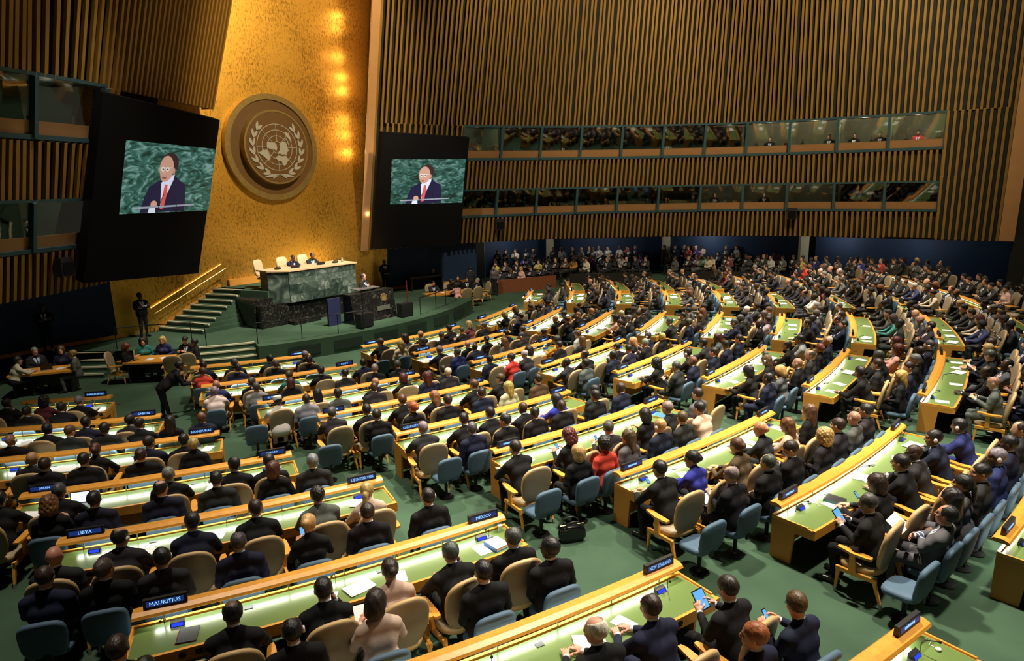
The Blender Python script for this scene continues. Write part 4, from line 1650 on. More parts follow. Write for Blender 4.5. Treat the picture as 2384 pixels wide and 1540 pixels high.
def make_body(key):
    """key = (pose, sex, yaw step, level); level 0 fine, 1 mid, 2 coarse"""
    if key in POSES:
        return POSES[key]
    pose, sex, yaw, lvl, dk = key
    dz = dk / 100 - .75          # how far the desk top lies above or below its normal place, in body units
    fem = sex == 'W'
    fine = lvl == 0
    B = Body()
    stand = pose[0] == 'S'
    hz = .93 if stand else .53
    lean = {'D': 21, 'C': 20, 'L': 5, 'H': 12, 'F': -9, 'SD': 0, 'SC': 1, 'SB': 50, 'SF': 0, 'SR': 6, 'ST': 3}[pose]
    pit = {'D': .16, 'C': .06, 'L': .05, 'H': .42, 'F': -.08, 'SD': .02, 'SC': .05, 'SB': .2, 'SF': .02, 'SR': .1, 'ST': .08}[pose]
    la = math.radians(lean)
    hip = V3(0, 0, hz)
    T = lambda x, y, z: rotx((x, y, hz + z), la, hip)      # torso frame above the hip
    q = .90 if fem else 1.06
    B.cap((-.09, -.01, hz + .01), (.09, -.01, hz + .01), .130 if not fem else .135, .130 if not fem else .135, 'legs' if not fem else 'suit', .05)
    B.cap(T(-.07, .0, .12), T(.07, .0, .12), .122 * q, .122 * q, 'suit', .07)
    B.cap(T(-.085 * q, .0, .30), T(.085 * q, .0, .30), .128 * q, .128 * q, 'suit', .07)
    if fem:
        for sx in (-1, 1):
            B.ell(T(sx * .07, .085, .31), (.062, .055, .06), 'suit', .04)
    B.cap(T(-.15 * q, -.022, .435), T(.15 * q, -.022, .435), .076, .076, 'suit', .05)
    B.cap(T(-.07, -.035, .475), T(.07, -.035, .475), .066, .066, 'suit', .04)
    # collar, shoulders sloping up to the neck, neck
    nb = T(0, -.03, .50)
    hc = nb + rotx((0, .035, .178), la * .45, V3(0, 0, 0))
    for sx in (-1, 1):
        B.cap(T(sx * .015, -.035, .535), T(sx * .13 * q, -.03, .465), .044, .052, 'suit', .04)
    B.cap(nb, nb + (hc - nb) * .20, .066, .062, 'suit', .02, bias=.002)
    B.cap(nb + (hc - nb) * .20, nb + (hc - nb) * .34, .0585, .056, 'shirt', .006, bias=.0005)
    B.cap(nb + (hc - nb) * .30, hc - V3(0, 0, .03), .052 * (.88 if fem else 1), .053 * (.88 if fem else 1), 'skin', .015)
    R, f = head(B, hc, yaw * math.radians(28), pit, fem, fine)
    # arms
    for sx in (-1, 1):
        sh = T(sx * .20 * q, -.015, .425)
        mode = pose
        if pose == 'D':
            el, wr = V3(sx * .275, .33 - dz * .3, .795 + dz), V3(sx * .10, .54 - dz * .3, .787 + dz)
            hd, nn, cu = V3(-sx * .45, 1, 0), V3(0, 0, 1), .12
        elif pose == 'C':
            if sx > 0:
                el, wr = V3(.22, .40, .80 + dz * .6), hc + R @ V3(.105, .035, -.15)
                hd, nn, cu = hc + R @ V3(.07, .045, -.02) - wr, R @ V3(1, .3, 0), .35
            else:
                el, wr = V3(-.27, .33 - dz * .3, .795 + dz), V3(-.06, .52 - dz * .3, .787 + dz)
                hd, nn, cu = V3(.6, .8, 0), V3(0, 0, 1), .15
        elif pose == 'L':
            el, wr = V3(sx * .27, .02, .73), V3(sx * .085, .24, .665)
            hd, nn, cu = V3(-sx * .8, .6, -.15), V3(sx * .2, .2, 1), .35
        elif pose == 'H':
            el, wr = V3(sx * .255, .14, .76), V3(sx * .125, .37, .845)
            hd, nn, cu = V3(-sx * .35, .7, .55), V3(sx * .8, -.3, .5), .55
        elif pose == 'F':
            el, wr = V3(sx * .265, .06, .80), V3(-sx * .07, .20 + .03 * sx, .80 + .03 * sx)
            hd, nn, cu = V3(-sx, .1, .1), V3(0, 1, .2), .3
        elif pose == 'SD':
            el, wr = V3(sx * .25, -.03, 1.12), V3(sx * .26, .05, .87)
            hd, nn, cu = V3(0, .15, -1), V3(sx, .1, 0), .35
        elif pose == 'SC':
            el, wr = V3(sx * .265, -.02, 1.14), V3(sx * .07, .19, 1.0)
            hd, nn, cu = V3(-sx * .8, .35, -.3), V3(0, 1, .4), .4
        elif pose == 'SF':
            el, wr = V3(sx * .26, .05, 1.16), V3(-sx * .08, .19 + .035 * sx, 1.2 + .03 * sx)
            hd, nn, cu = V3(-sx, .1, .25), V3(0, 1, .1), .3
        elif pose == 'SB':
            el, wr = sh + V3(sx * .05, .1, -.26), sh + V3(-sx * .02, .33, -.30)
            hd, nn, cu = V3(-sx * .2, 1, -.2), V3(0, 0, 1), .2
        elif pose == 'SR':
            el, wr = V3(sx * .26, .10, 1.17), V3(sx * .09, .33, 1.30)
            hd, nn, cu = V3(-sx * .4, .7, .5), V3(sx, 0, .4), .5
        else:   # ST, one hand raised to the chest, the other on a desk
            if sx > 0:
                el, wr = V3(.26, .03, 1.15), V3(.08, .24, 1.24)
                hd, nn, cu = V3(-.6, .3, .6), V3(.2, 1, .1), .7
            else:
                el, wr = V3(-.27, .05, 1.16), V3(-.2, .32, 1.12)
                hd, nn, cu = V3(.2, 1, -.05), V3(0, 0, 1), .15
        cl = 'suit'
        B.cap(sh, sh + (el - sh) * .5, .070 * q, .061 * q, cl, .04)
        B.cap(sh + (el - sh) * .5, el, .061 * q, .052 * q, cl, .02)
        B.cap(el, el + (wr - el) * .86, .052 * q, .040 * q, cl, .015)
        B.cap(el + (wr - el) * .84, wr, .033, .031, 'shirt', .006, bias=.001)
        hand(B, wr, hd, nn, cu, -sx, fine, .3 if pose in ('H', 'SR') else 0.)
    # legs
    for sx in (-1, 1):
        if stand:
            hp = V3(sx * .085, -.01, hz - .05)
            kn = V3(sx * .10, .02, .50)
            an = V3(sx * .11, -.03, .10)
            if pose == 'SB':
                hp += V3(0, -.1, 0); kn += V3(0, -.08, 0); an += V3(0, -.02 + .06 * sx, 0)
        elif pose == 'F' and sx > 0:
            hp, kn, an = V3(.09, .03, hz + .01), V3(.04, .46, .60), V3(-.20, .66, .36)
        else:
            hp, kn, an = V3(sx * .09, .03, hz), V3(sx * .12, .45, .50), V3(sx * .125, .40 + .05 * (sx > 0), .10)
        B.cap(hp, kn, .098 if not fem else .092, .066, 'legs', .05)
        B.cap(kn, kn + (an - kn) * .4, .064, .060, 'legs', .02)
        B.cap(kn + (an - kn) * .4, an, .060, .045, 'legs', .02)
        toe = V3(sx * .14, 1, -.03) if not (pose == 'F' and sx > 0) else V3(-.45, .75, -.5)
        toe = toe / np.linalg.norm(toe)
        hl = an + V3(0, -.03, -.055)
        B.cap(hl, hl + toe * .20, .042, .036, 'shoe', .03)
        B.cap(an, hl + toe * .05, .042, .042, 'shoe', .03)
    h = (.0085, .014, .026, .038)[lvl]
    V, Q = B.grow(h)
    F = V[Q].mean(1)
    mi = B.classify(F)
    # shirt front and tie between the lapels
    loc = F - hip
    ca, sa = math.cos(la), math.sin(la)
    ly, lz = loc[:, 1] * ca - loc[:, 2] * sa, loc[:, 1] * sa + loc[:, 2] * ca
    front = (mi == MI['suit']) & (ly > .05) & (lz > .20) & (lz < .53)
    vee = (.012 + .085 * np.clip((lz - .22) / .26, 0, 1)) * (lz > .22)
    inv = front & (np.abs(loc[:, 0]) < vee)
    mi[inv] = MI['shirt']
    if not fem:
        mi[inv & (np.abs(loc[:, 0]) < .024)] = MI['tie']
    me = np_mesh('body', V, Q, [SKIN, SUIT, TROUSER, SHIRT, SHOE, TIE, EYE], mi)
    RH = R * HEAD
    fr = Matrix([list(RH[0]) + [hc[0]], list(RH[1]) + [hc[1]], list(RH[2]) + [hc[2]], [0, 0, 0, 1]])
    POSES[key] = (me, fr, (V, Q, mi))
    return POSES[key]


# ---------------------------------------------------------------- hair, in the head frame
HAIRS = {}


def hair_mesh(style, lvl):
    key = (style, lvl)
    if key in HAIRS:
        return HAIRS[key]
    h = (.0065, .010, .018, .026)[lvl]
    lo, hi = V3(-.17, -.22, -.36), V3(.17, .15, .24)
    n = np.ceil((hi - lo) / h).astype(int) + 1
    X, Y, Z = np.meshgrid(*[lo[i] + h * np.arange(n[i]) for i in range(3)], indexing='ij')
    P = np.stack([X, Y, Z], -1)

    def el(c, r):
        q = P - V3(*c)
        k0 = np.linalg.norm(q / V3(*r), axis=-1)
        k1 = np.linalg.norm(q / V3(*r) ** 2, axis=-1)
        return k0 * (k0 - 1) / np.maximum(k1, 1e-6)

    def plane(p, nn):
        nn = V3(*nn) / np.linalg.norm(nn)
        return (P - V3(*p)) @ nn

    def smin(a, b, k):
        g_ = np.clip(.5 + .5 * (a - b) / k, 0, 1)
        return a + (b - a) * g_ - k * g_ * (1 - g_)

    wav = .003 * np.sin(60 * X + 20 * Z) * np.cos(55 * Y + 30 * Z)
    cap = np.maximum(el((0, -.016, .036), (.087, .109, .101)), plane((0, .088, .064), (0, .80, -1)))
    cap = np.maximum(cap, plane((0, .078, .05), (0, 1, -.25)))
    d = cap + wav * .5
    if style == 'recede':
        d = np.maximum(d, plane((0, .045, .07), (0, 1, -.1)))
        d = np.maximum(d, -el((0, .06, .12), (.055, .075, .05)))
    elif style == 'ring':
        d = np.maximum(d, -el((0, .02, .125), (.070, .105, .068)))
        d = np.maximum(d, plane((0, .03, .03), (0, 1, -.1)))
    elif style == 'stubble':
        d = np.maximum(el((0, -.013, .031), (.0785, .0995, .0935)), plane((0, .075, .06), (0, .80, -1)))
        d = np.maximum(d, plane((0, .06, .05), (0, 1, -.2)))
    elif style in ('bob', 'scarf'):
        m = smin(el((0, -.02, .03), (.098, .118, .108)), el((0, -.045, -.06), (.098, .082, .095)), .05)
        face = el((0, .105, -.035), (.064, .075, .105))
        d = np.maximum(m, -face) + wav
        if style == 'scarf':
            d = np.maximum(smin(m - .006, el((0, -.05, -.17), (.11, .075, .12)), .05), -face)
    elif style == 'long':
        m = smin(el((0, -.02, .03), (.094, .116, .106)), el((0, -.075, -.12), (.095, .05, .16)), .05)
        m = smin(m, el((0, -.04, -.05), (.096, .075, .09)), .04)
        d = np.maximum(m, -el((0, .105, -.035), (.064, .08, .105))) + wav * 1.5
    elif style in ('bun', 'pony'):
        d = smin(cap + wav * .4, el((0, -.115, .02 if style == 'bun' else -.02), (.045, .035, .045)), .02)
        if style == 'pony':
            d = smin(d, el((0, -.13, -.11), (.036, .028, .11)), .03)
    elif style == 'curly':
        w2 = .008 * np.sin(95 * X) * np.sin(90 * Y + 1) * np.sin(85 * Z)
        m = smin(el((0, -.025, .04), (.108, .124, .112)), el((0, -.055, -.06), (.112, .085, .10)), .05)
        d = np.maximum(m, -el((0, .115, -.03), (.066, .085, .105))) + w2
    elif style == 'afro':
        w2 = .007 * np.sin(95 * X) * np.sin(90 * Y + 1) * np.sin(85 * Z)
        d = np.maximum(el((0, -.035, .045), (.115, .125, .118)), -el((0, .115, -.03), (.066, .085, .105))) + w2
    elif style == 'curlyshort':
        d = cap - .006 + .006 * np.sin(110 * X) * np.sin(100 * Y + 1) * np.sin(95 * Z)
    elif style == 'kufi':
        d = np.maximum(cap, plane((0, 0, .05), (0, .12, 1)))
    V, Q = surface_nets(d.astype(np.float32), lo, h)
    HAIRS[key] = (np_mesh('hair', V, Q, [HAIR]), V, Q)
    return HAIRS[key]


b = MB()
b.lathe([(.088, .035), (.092, .045), (.090, .105), (.082, .122), (.03, .128), (.002, .128)], 18, (0, -.012, 0))
M_KUFI = b.mesh('cap', [mat('white_cap', (.70, .66, .55), .8)], True)
b = MB()
b.lathe([(.002, -.014), (.024, -.012), (.027, 0), (.022, .010), (.002, .013)], 12)
Tm = Matrix.Translation((-.092, -.004, -.004)) @ Matrix.Rotation(math.radians(90), 4, 'Y') @ Matrix.Diagonal((1.25, 1, 1, 1))
b.v = [tuple(Tm @ Vector(p)) for p in b.v]
M_EARL = b.mesh('earpiece', [WHITEP], True)
b2 = MB()
b2.v = [(-p[0], p[1], p[2]) for p in b.v]
b2.f = [f[::-1] for f in b.f]
b2.m = b.m
M_EARR = b2.mesh('earpiece', [WHITEP], True)
b = MB()
for sx in (-1, 1):
    pts = [(sx * .033 + .021 * math.cos(a), .106, .012 + .016 * math.sin(a)) for a in np.linspace(0, 2 * math.pi, 11)]
    b.tube(pts, .0022, 4)
    b.tube([(sx * .054, .104, .016), (sx * .078, .05, .016), (sx * .081, -.01, .012)], .002, 4)
b.tube([(-.012, .108, .015), (.012, .108, .015)], .002, 4)
M_GLASSES = b.mesh('glasses', [BLACKM])

SUITS = {'black': (.0065, .0065, .0075), 'charcoal': (.021, .021, .023), 'navy': (.009, .012, .030), 'grey': (.085, .085, .088), 'lightgrey': (.26, .26, .26),
         'navyblue': (.015, .024, .10), 'white': (.66, .63, .56), 'cream': (.55, .45, .33), 'pink': (.60, .37, .31), 'red': (.55, .05, .035),
         'blue': (.025, .03, .26), 'royal': (.03, .035, .30), 'brown': (.09, .055, .028), 'maroon': (.13, .03, .035), 'pattern': (.42, .42, .42),
         'orange': (.60, .26, .03), 'green': (.03, .22, .09), 'purple': (.17, .03, .19), 'teal': (.03, .19, .17), 'yellow': (.5, .4, .05)}
SKINS = {'light': (.58, .30, .19), 'tan': (.42, .21, .12), 'brown': (.17, .075, .038), 'dark': (.055, .028, .017)}
HAIRC = {'black': (.008, .007, .007), 'dkbrown': (.022, .012, .008), 'brown': (.075, .040, .018), 'redbrown': (.13, .042, .016), 'dkred': (.07, .014, .010),
         'red': (.24, .075, .022), 'blond': (.42, .26, .09), 'blondbrown': (.24, .12, .04), 'greydark': (.055, .052, .05), 'grey': (.19, .18, .17), 'white': (.55, .53, .50)}
HAIRW = {'black': 'black-haired', 'dkbrown': 'dark-haired', 'brown': 'brown-haired', 'redbrown': 'auburn-haired', 'dkred': 'dark red-haired', 'red': 'ginger-haired', 'blond': 'blond',
         'blondbrown': 'fair-haired', 'greydark': 'greying', 'grey': 'grey-haired', 'white': 'white-haired'}
SUITW = {'lightgrey': 'light grey', 'navyblue': 'dark blue', 'royal': 'royal blue', 'pattern': 'patterned white', 'blue': 'bright blue'}
STYLEW = {'ring': 'balding', 'recede': 'balding', 'bald': 'bald', 'kufi': 'white-capped', 'scarf': 'headscarfed'}
N_PEOPLE = [0]
USED_LABELS = set()


def person(p, rz, sex, pose, style, hc, suit, skin, flags='', where='', lvl=1, yaw=0, group='seated delegates', legs=None, shirt=None, sc=1.):
    N_PEOPLE[0] += 1
    dk = 75
    if pose in ('D', 'C'):
        dk = 64 if sc > 1.12 else (69 if sc > 1.05 else 74)
    me, fr, _ = make_body((pose, sex, yaw, lvl, dk))
    o = link('person', me, None, p, rz)
    o.scale = (sc, sc, sc)
    jit = lambda c, a=.12: tuple(float(np.clip(x * RNG.uniform(1 - a, 1 + a), 0, 1)) for x in c)
    o['c_suit'] = jit(SUITS[suit])
    o['c_legs'] = legs or (o['c_suit'] if suit in ('black', 'charcoal', 'navy', 'grey', 'navyblue', 'white', 'lightgrey') else (.012, .012, .014))
    o['c_skin'] = jit(SKINS[skin])
    o['c_shirt'] = shirt or (random.choice([(.72, .72, .75)] * 4 + [(.42, .55, .75), (.6, .5, .7)]) if sex == 'M' else tuple(o['c_suit']))
    if suit == 'white':
        o['c_shirt'] = (.66, .63, .56)
    o['c_tie'] = random.choice([(.30, .02, .02), (.02, .03, .14), (.02, .02, .025), (.22, .03, .05), (.1, .12, .25), (.35, .28, .08)])
    who = 'man' if sex == 'M' else 'woman'
    lead = STYLEW.get(style) or HAIRW[hc]
    what = {'pattern': 'blouse', 'white': 'robe'}.get(suit, 'suit' if sex == 'M' else 'jacket')
    lab = '%s %s in %s %s' % (lead, who, SUITW.get(suit, suit), what)
    if 'headset' in flags and len((lab + ' ' + where).split()) < 14:
        lab += ' with white earpiece'
    lab += ', ' + where
    tag(o, lab, 'person', group)

    def kid(name, m):
        c = link(name, m, o)
        c.matrix_local = fr
        return c
    st = {'bald': 'stubble'}.get(style, style)
    if style == 'bald' and hc != 'black' or style == 'bald' and skin in ('light', 'tan'):
        st = 'stubble'
    if not (style == 'bald' and random.random() < .4):
        c = kid('hair', hair_mesh(st, lvl)[0])
        c['c_hair'] = jit(HAIRC[hc], .2)
        if style == 'scarf':
            c.name = 'headscarf'
            c['c_hair'] = (.012, .012, .02)
        if st == 'stubble' and style == 'bald':
            c['c_hair'] = tuple(.55 * a + .45 * b_ for a, b_ in zip(SKINS[skin], HAIRC[hc]))
    if style == 'kufi':
        kid('cap', M_KUFI)
    if 'headset' in flags:
        kid('earpiece', random.choice([M_EARL, M_EARR]))
    if 'glasses' in flags:
        kid('glasses', M_GLASSES)
    return o
# ================================================================== who sits where
seats = {}
for ln in SITTERS.strip().splitlines():
    t = ln.split()
    seats.setdefault((t[0], t[1]), []).append(dict(th=float(t[2]), off=float(t[3]), sex=t[4], pose=t[5], style=t[6], hc=t[7], suit=t[8], skin=t[9], flags=t[10] if len(t) > 10 else '', real=True))
NOFILL = {'A-1', 'A0', 'B-2'}


def row_scale(r):
    return float(np.clip(1 + .17 * (r - 19) / 10, 1.0, 1.19))


def row_space(r):
    return 2.03 + .033 * (r - 16)


def gap(d):
    """distance to the next desk behind in the same block"""
    k, a0, a1, ra, rb = DESKS[d]
    nx = [v[3] - ra for q, v in DESKS.items() if q[0] == d[0] and v[3] > ra + .5]
    return min(min(nx), 2.6) if nx else row_space(ra)


def random_sitter(front):
    r = random.random()
    sex = 'W' if r < .20 else 'M'
    skin = random.choices(['light', 'tan', 'brown', 'dark'], [.40, .27, .17, .16])[0]
    if sex == 'M':
        style = random.choices(['short', 'recede', 'ring', 'bald', 'curlyshort'], [.56, .18, .10, .10, .06])[0]
        hc = random.choices(['black', 'dkbrown', 'brown', 'greydark', 'grey', 'white'], [.36, .2, .1, .16, .12, .06])[0]
        if skin in ('brown', 'dark'):
            hc = random.choice(['black', 'black', 'greydark'])
        suit = random.choices(['black', 'charcoal', 'navy', 'grey', 'lightgrey', 'navyblue'], [.42, .26, .20, .07, .02, .03])[0]
    else:
        style = random.choice(['bob', 'long', 'bun', 'curly', 'short'])
        hc = random.choice(['black', 'dkbrown', 'brown', 'blond', 'redbrown', 'dkred'])
        suit = random.choices(['black', 'charcoal', 'navy', 'red', 'cream', 'grey', 'maroon', 'purple', 'pink', 'teal'], [.36, .14, .12, .06, .07, .09, .05, .04, .04, .03])[0]
    pose = random.choices(['D', 'C', 'L', 'H', 'F'], [.46, .12, .24, .13, .05] if front else [0, 0, .62, .25, .13])[0]
    fl_ = []
    if random.random() < .22:
        fl_.append('headset')
    if random.random() < .15:
        fl_.append('glasses')
    return dict(sex=sex, pose=pose, style=style, hc=hc, suit=suit, skin=skin, flags=','.join(fl_), real=False)


slots = []      # every chair: desk, row, angle, sitter or None
for d, (k, a0, a1, ra, rb) in DESKS.items():
    if d == 'A-1':
        continue
    dw = math.degrees(1 / ra)
    for row in 'fb':
        lst = seats.get((d, row), [])
        lst.sort(key=lambda q: q['th'])
        for i in range(1, len(lst)):
            if lst[i]['th'] - lst[i - 1]['th'] < .60 * dw:
                lst[i]['th'] = lst[i - 1]['th'] + .60 * dw
        if d not in NOFILL:
            n = max(int(round((a1 - a0) / dw / .90)), 2)
            for i in range(n):
                th = a0 + (a1 - a0) * (i + .5) / n
                if all(abs(th - q['th']) > .60 * dw for q in lst):
                    s = random_sitter(row == 'f')
                    s['th'] = th + random.uniform(-.06, .06) * dw
                    s['off'] = (.555 + random.uniform(-.03, .03) if row == 'f' else .86 + random.uniform(-.02, .02)) * row_space(ra)
                    s['none'] = random.random() < (.07 if row == 'f' else .10)
                    lst.append(s)
                    lst.sort(key=lambda q: q['th'])
        if row == 'b' and d in ('A1', 'A2', 'A3', 'B-1', 'B0', 'B1', 'B2', 'B3', 'B4', 'C2', 'C3', 'C4', 'C5', 'C6', 'C7', 'C8', 'D1', 'D2', 'D3', 'D4', 'D5', 'D6', 'D7'):
            # an empty blue seat often shows beside the aisle
            th = a0 - .1 * dw
            if all(abs(th - q['th']) > .66 * dw for q in lst):
                lst.append(dict(th=th, off=.87 * row_space(ra), none=True, real=False, pose='L'))
                lst.sort(key=lambda q: q['th'])
        for i, q in enumerate(lst):
            r = desk_R(d, min(max(q['th'], a0), a1))
            q.update(desk=d, row=row, i=i, r0=r)
            q['pos'] = pol(r + q['off'], q['th'])
            q['sc'] = row_scale(ra)
            blue = gap(d) - .37 * q['sc']
            if row == 'b':
                q['off'] = min(max(q['off'], blue - .12), blue)
                q['pos'] = pol(r + q['off'], q['th'])
            q['chair'] = pol(r + (min(.55 * row_space(ra), .57 * gap(d)) if row == 'f' else blue), q['th'])
            q['dist'] = q['pos'].length
            slots.append(q)


def seat_word(q):
    return ('%s from left at %s' if q['row'] == 'f' else '%s blue seat behind %s') % (ORD[q['i']], desk_phrase(q['desk']))


def in_view(p, z=1.0):
    v = Vector((p.x, p.y, z)) - Vector((0, 0, CAM_Z))
    dz = v.dot(_fw)
    return dz > 1 and abs(v.dot(_rt)) / dz * 1560 < 1192 + 90 and -v.dot(_up) / dz * 1560 < 770 + 130


slots = [q for q in slots if in_view(q['pos'])]
order = sorted(slots, key=lambda q: q['dist'])
PERSON_LIMIT = 262
crowd_seated = []
n_ind = 0
for q in order:
    blk = q['desk'][0]
    rz = face_rz(q['th']) + RNG.uniform(-.07, .07)
    if not q.get('none'):
        if n_ind < PERSON_LIMIT:
            n_ind += 1
            lvl = 0 if q['dist'] < 15.2 else (1 if q['dist'] < 27 else 2)
            yaw = int(RNG.choice([0, 0, 0, 1, -1]))
            if lvl == 0 and q['pose'] in ('F',):
                yaw = 0
            q['obj'] = person(q['pos'], rz, q['sex'], q['pose'], q['style'], q['hc'], q['suit'], q['skin'], q['flags'], seat_word(q), lvl, yaw, sc=q['sc'])
        else:
            crowd_seated.append((q['pos'], rz, q))
N_PARTS_DIST = 19.5
CHAIR_LIMIT = 286
far_chairs = []
n_ch = 0
for q in order:
    rz = face_rz(q['th'])
    if n_ch >= CHAIR_LIMIT:
        far_chairs.append((q['chair'], rz, q['row'], q['sc']))
        continue
    n_ch += 1
    if q['row'] == 'f':
        armchair(q['chair'], rz + RNG.uniform(-.12, .12), 'beige armchair with wooden arms, ' + seat_word(q), q['dist'] < N_PARTS_DIST, sc=q['sc'])
    else:
        blue_chair(q['chair'], rz, 'blue padded chair, %s from left behind %s' % (ORD[q['i']], desk_phrase(q['desk'])), q['dist'] < N_PARTS_DIST, sc=q['sc'])

# ---------------------------------------------------------------- things held or lying on the desks
b = MB()
b.box((0, 0, 0), (.20, .012, .26))
M_TAB = b.mesh('shell', [BLACKP])
b = MB()
b.add([(-.088, -.0065, -.115), (.088, -.0065, -.115), (.088, -.0065, .115), (-.088, -.0065, .115)], [(0, 1, 2, 3)])
for i in range(6):
    pass
M_TABS = b.mesh('screen', [LCD])
b = MB()
b.box((0, 0, 0), (.066, .009, .125))
M_PH = b.mesh('shell', [BLACKP])
b = MB()
b.add([(-.028, -.005, -.05), (.028, -.005, -.05), (.028, -.005, .05), (-.028, -.005, .05)], [(0, 1, 2, 3)])
M_PHS = b.mesh('screen', [LCD])
b = MB()
b.box((0, 0, .009), (.32, .22, .016))
M_LAPB = b.mesh('base', [mat('laptop_grey', (.30, .30, .31), .4, .5)])
b = MB()
b.box((0, .115, .12), (.32, .010, .21), 0, Matrix.Rotation(math.radians(-15), 3, 'X'))
M_LAPL = b.mesh('lid', [BLACKP])
b = MB()
b.box((0, .1075, .12), (.29, .004, .18), 0, Matrix.Rotation(math.radians(-15), 3, 'X'))
M_LAPS = b.mesh('screen', [LCDWHITE])
b = MB()
for sx in (-1, 1):
    b.hexa([(0, -.14, 0), (sx * .20, -.14, .015), (sx * .20, .14, .015), (0, .14, 0)][::sx], [(0, -.14, .008), (sx * .20, -.14, .023), (sx * .20, .14, .023), (0, .14, .008)][::sx])
M_BOOK = b.mesh('booklet', [PAPER])
b = MB()
b.box((0, 0, .002), (.21, .297, .004))
M_SHEET = b.mesh('paper_sheet', [PAPER])


def local(o, p):
    return o.matrix_basis @ Vector(p)


def gadget(kind, q):
    o = q['obj']
    o_rz = o.rotation_euler.z
    who = o['label'].split(',')[0]
    if kind == 'tablet':
        e = empty('tablet', local(o, (0, .46, .90)), o_rz, 'black tablet with bright blue screen held by the ' + who, 'tablet')
        e.rotation_euler = (math.radians(-38), 0, o_rz)
        link('shell', M_TAB, e)
        link('screen', M_TABS, e)
    elif kind == 'phone':
        e = empty('phone', local(o, (.02, .47, .90)), o_rz, 'small lit phone held by the ' + who, 'phone')
        e.rotation_euler = (math.radians(-40), 0, o_rz)
        link('shell', M_PH, e)
        link('screen', M_PHS, e)
    elif kind == 'laptop':
        e = empty('laptop', local(o, (0, .38, .635)), o_rz, 'open grey laptop on the lap of the ' + who, 'laptop')
        link('base', M_LAPB, e)
        l_ = link('lid', M_LAPL, e)
        link('screen', M_LAPS, l_)
    else:
        bk = link('booklet', M_BOOK, None, local(o, (0, .44, .88)), o_rz)
        bk.rotation_euler = (math.radians(35), 0, o_rz)
        tag(bk, 'white open booklet held by the ' + who, 'booklet')


for q in order:
    if q.get('obj') is None or not q.get('real'):
        continue
    for kd in ('tablet', 'phone', 'laptop', 'booklet'):
        if kd in q['flags'].split(','):
            gadget(kd, q)

# earpiece sets, a water bottle, a closed white laptop
for d, off, th, w_ in [('A-1', .27, -54.95, 'nearest empty desk at the bottom right'), ('B-1', .13, -50.9, 'desk beside the teal box file'), ('B1', .33, -49.9, 'desk with the red-jacketed woman behind'), ('B0', .12, -53.4, 'desk beside the woman in blue')]:
    b = MB(); b.lathe([(.004, 0), (.03, .004), (.036, .018), (.028, .03), (.004, .034)], 12); b.tube([(.03, 0, .01), (.1, .05, .006), (.16, -.02, .006), (.22, .03, .006)], .004, 5)
    tag(build('earpiece_set', b, WHITEP, None, True, pol(desk_R(d, th) + off, th, .7465), th), 'white earpiece with cable lying on the ' + w_, 'earpiece', 'earpieces on the desks')
b = MB(); b.lathe([(.03, 0), (.032, .02), (.032, .13), (.014, .17), (.014, .19)], 12)
tag(build('water_bottle', b, mat('bottle_plastic', (.55, .62, .66), .1), None, True, pol(desk_R('C3', -31.95) + .12, -31.95, .7465)), 'clear plastic water bottle at the right end of a third block desk', 'bottle')
b = MB(); b.box((0, 0, .011), (.31, .22, .02))
tag(build('closed_laptop', b, WHITEP, None, False, pol(desk_R('B-1', -47.9) + .25, -47.9, .7465), face_rz(-47.9) + .2), 'closed white laptop lying on the desk near the woman with bob', 'laptop')

# one laptop standing open on the desk signed JAPAN
th_ = -73.7
lp = pol(desk_R('A3', th_) + .36, th_, .746)
e = empty('laptop', lp, face_rz(th_), 'open laptop with white screen on the JAPAN desk', 'laptop')
link('base', M_LAPB, e)
l_ = link('lid', M_LAPL, e)
link('screen', M_LAPS, l_)

for d, (k, a0, a1, ra, rb) in DESKS.items():
    if d[0] == 'F':
        continue
    rr = random.Random(d)
    n = 4 if d[0] in 'ABC' else 3
    ph = desk_phrase(d)
    done = []
    lying = []
    for i in range(n + 2):
        th = a0 + (a1 - a0) * rr.uniform(.06, .94)
        if any(abs(th - t) < math.degrees(.34 / ra) for t in done) or abs(th - th_) < 1.0 and d == 'A3':
            continue
        done.append(th)
        p = pol(desk_R(d, th) + rr.uniform(.38, .50), th, .7465)
        rz = face_rz(th) + rr.uniform(-.5, .5)
        lying.append((th, i % 3 == 0, p, rz))
    cnt = [0, 0]
    for th, bk_, p, rz in sorted(lying):
        w_ = ORD[cnt[bk_]]
        cnt[bk_] += 1
        if bk_:
            o = link('booklet', M_BOOK, None, p, rz)
            tag(o, '%s white open booklet from left on %s' % (w_, ph), 'booklet', 'booklets on the delegate desks')
        else:
            o = link('paper_sheet', M_SHEET, None, p, rz)
            tag(o, '%s loose white paper sheet from left on %s' % (w_, ph), 'paper', 'papers on the delegate desks')

# blue and yellow binders, black folder, paper cup, handbag


def binder(d, th, off, rz, cols, label, size=(.26, .31, .05)):
    e = empty('ring_binder', pol(desk_R(d, th) + off, th, .7465), face_rz(th) + rz, label, 'binder')
    x, y, z = size
    b = MB(); b.box((0, 0, .004), (x, y, .008)); build('cover', b, cols[0], e)
    b = MB(); b.box((.0, 0, z / 2), (x * .94, y * .96, z - .018)); build('pages', b, PAPER, e)
    b = MB(); b.box((0, 0, z - .004), (x, y, .008)); build('cover', b, cols[1], e)
    b = MB(); b.box((-x / 2, 0, z / 2), (.012, y, z)); build('spine', b, cols[0], e)


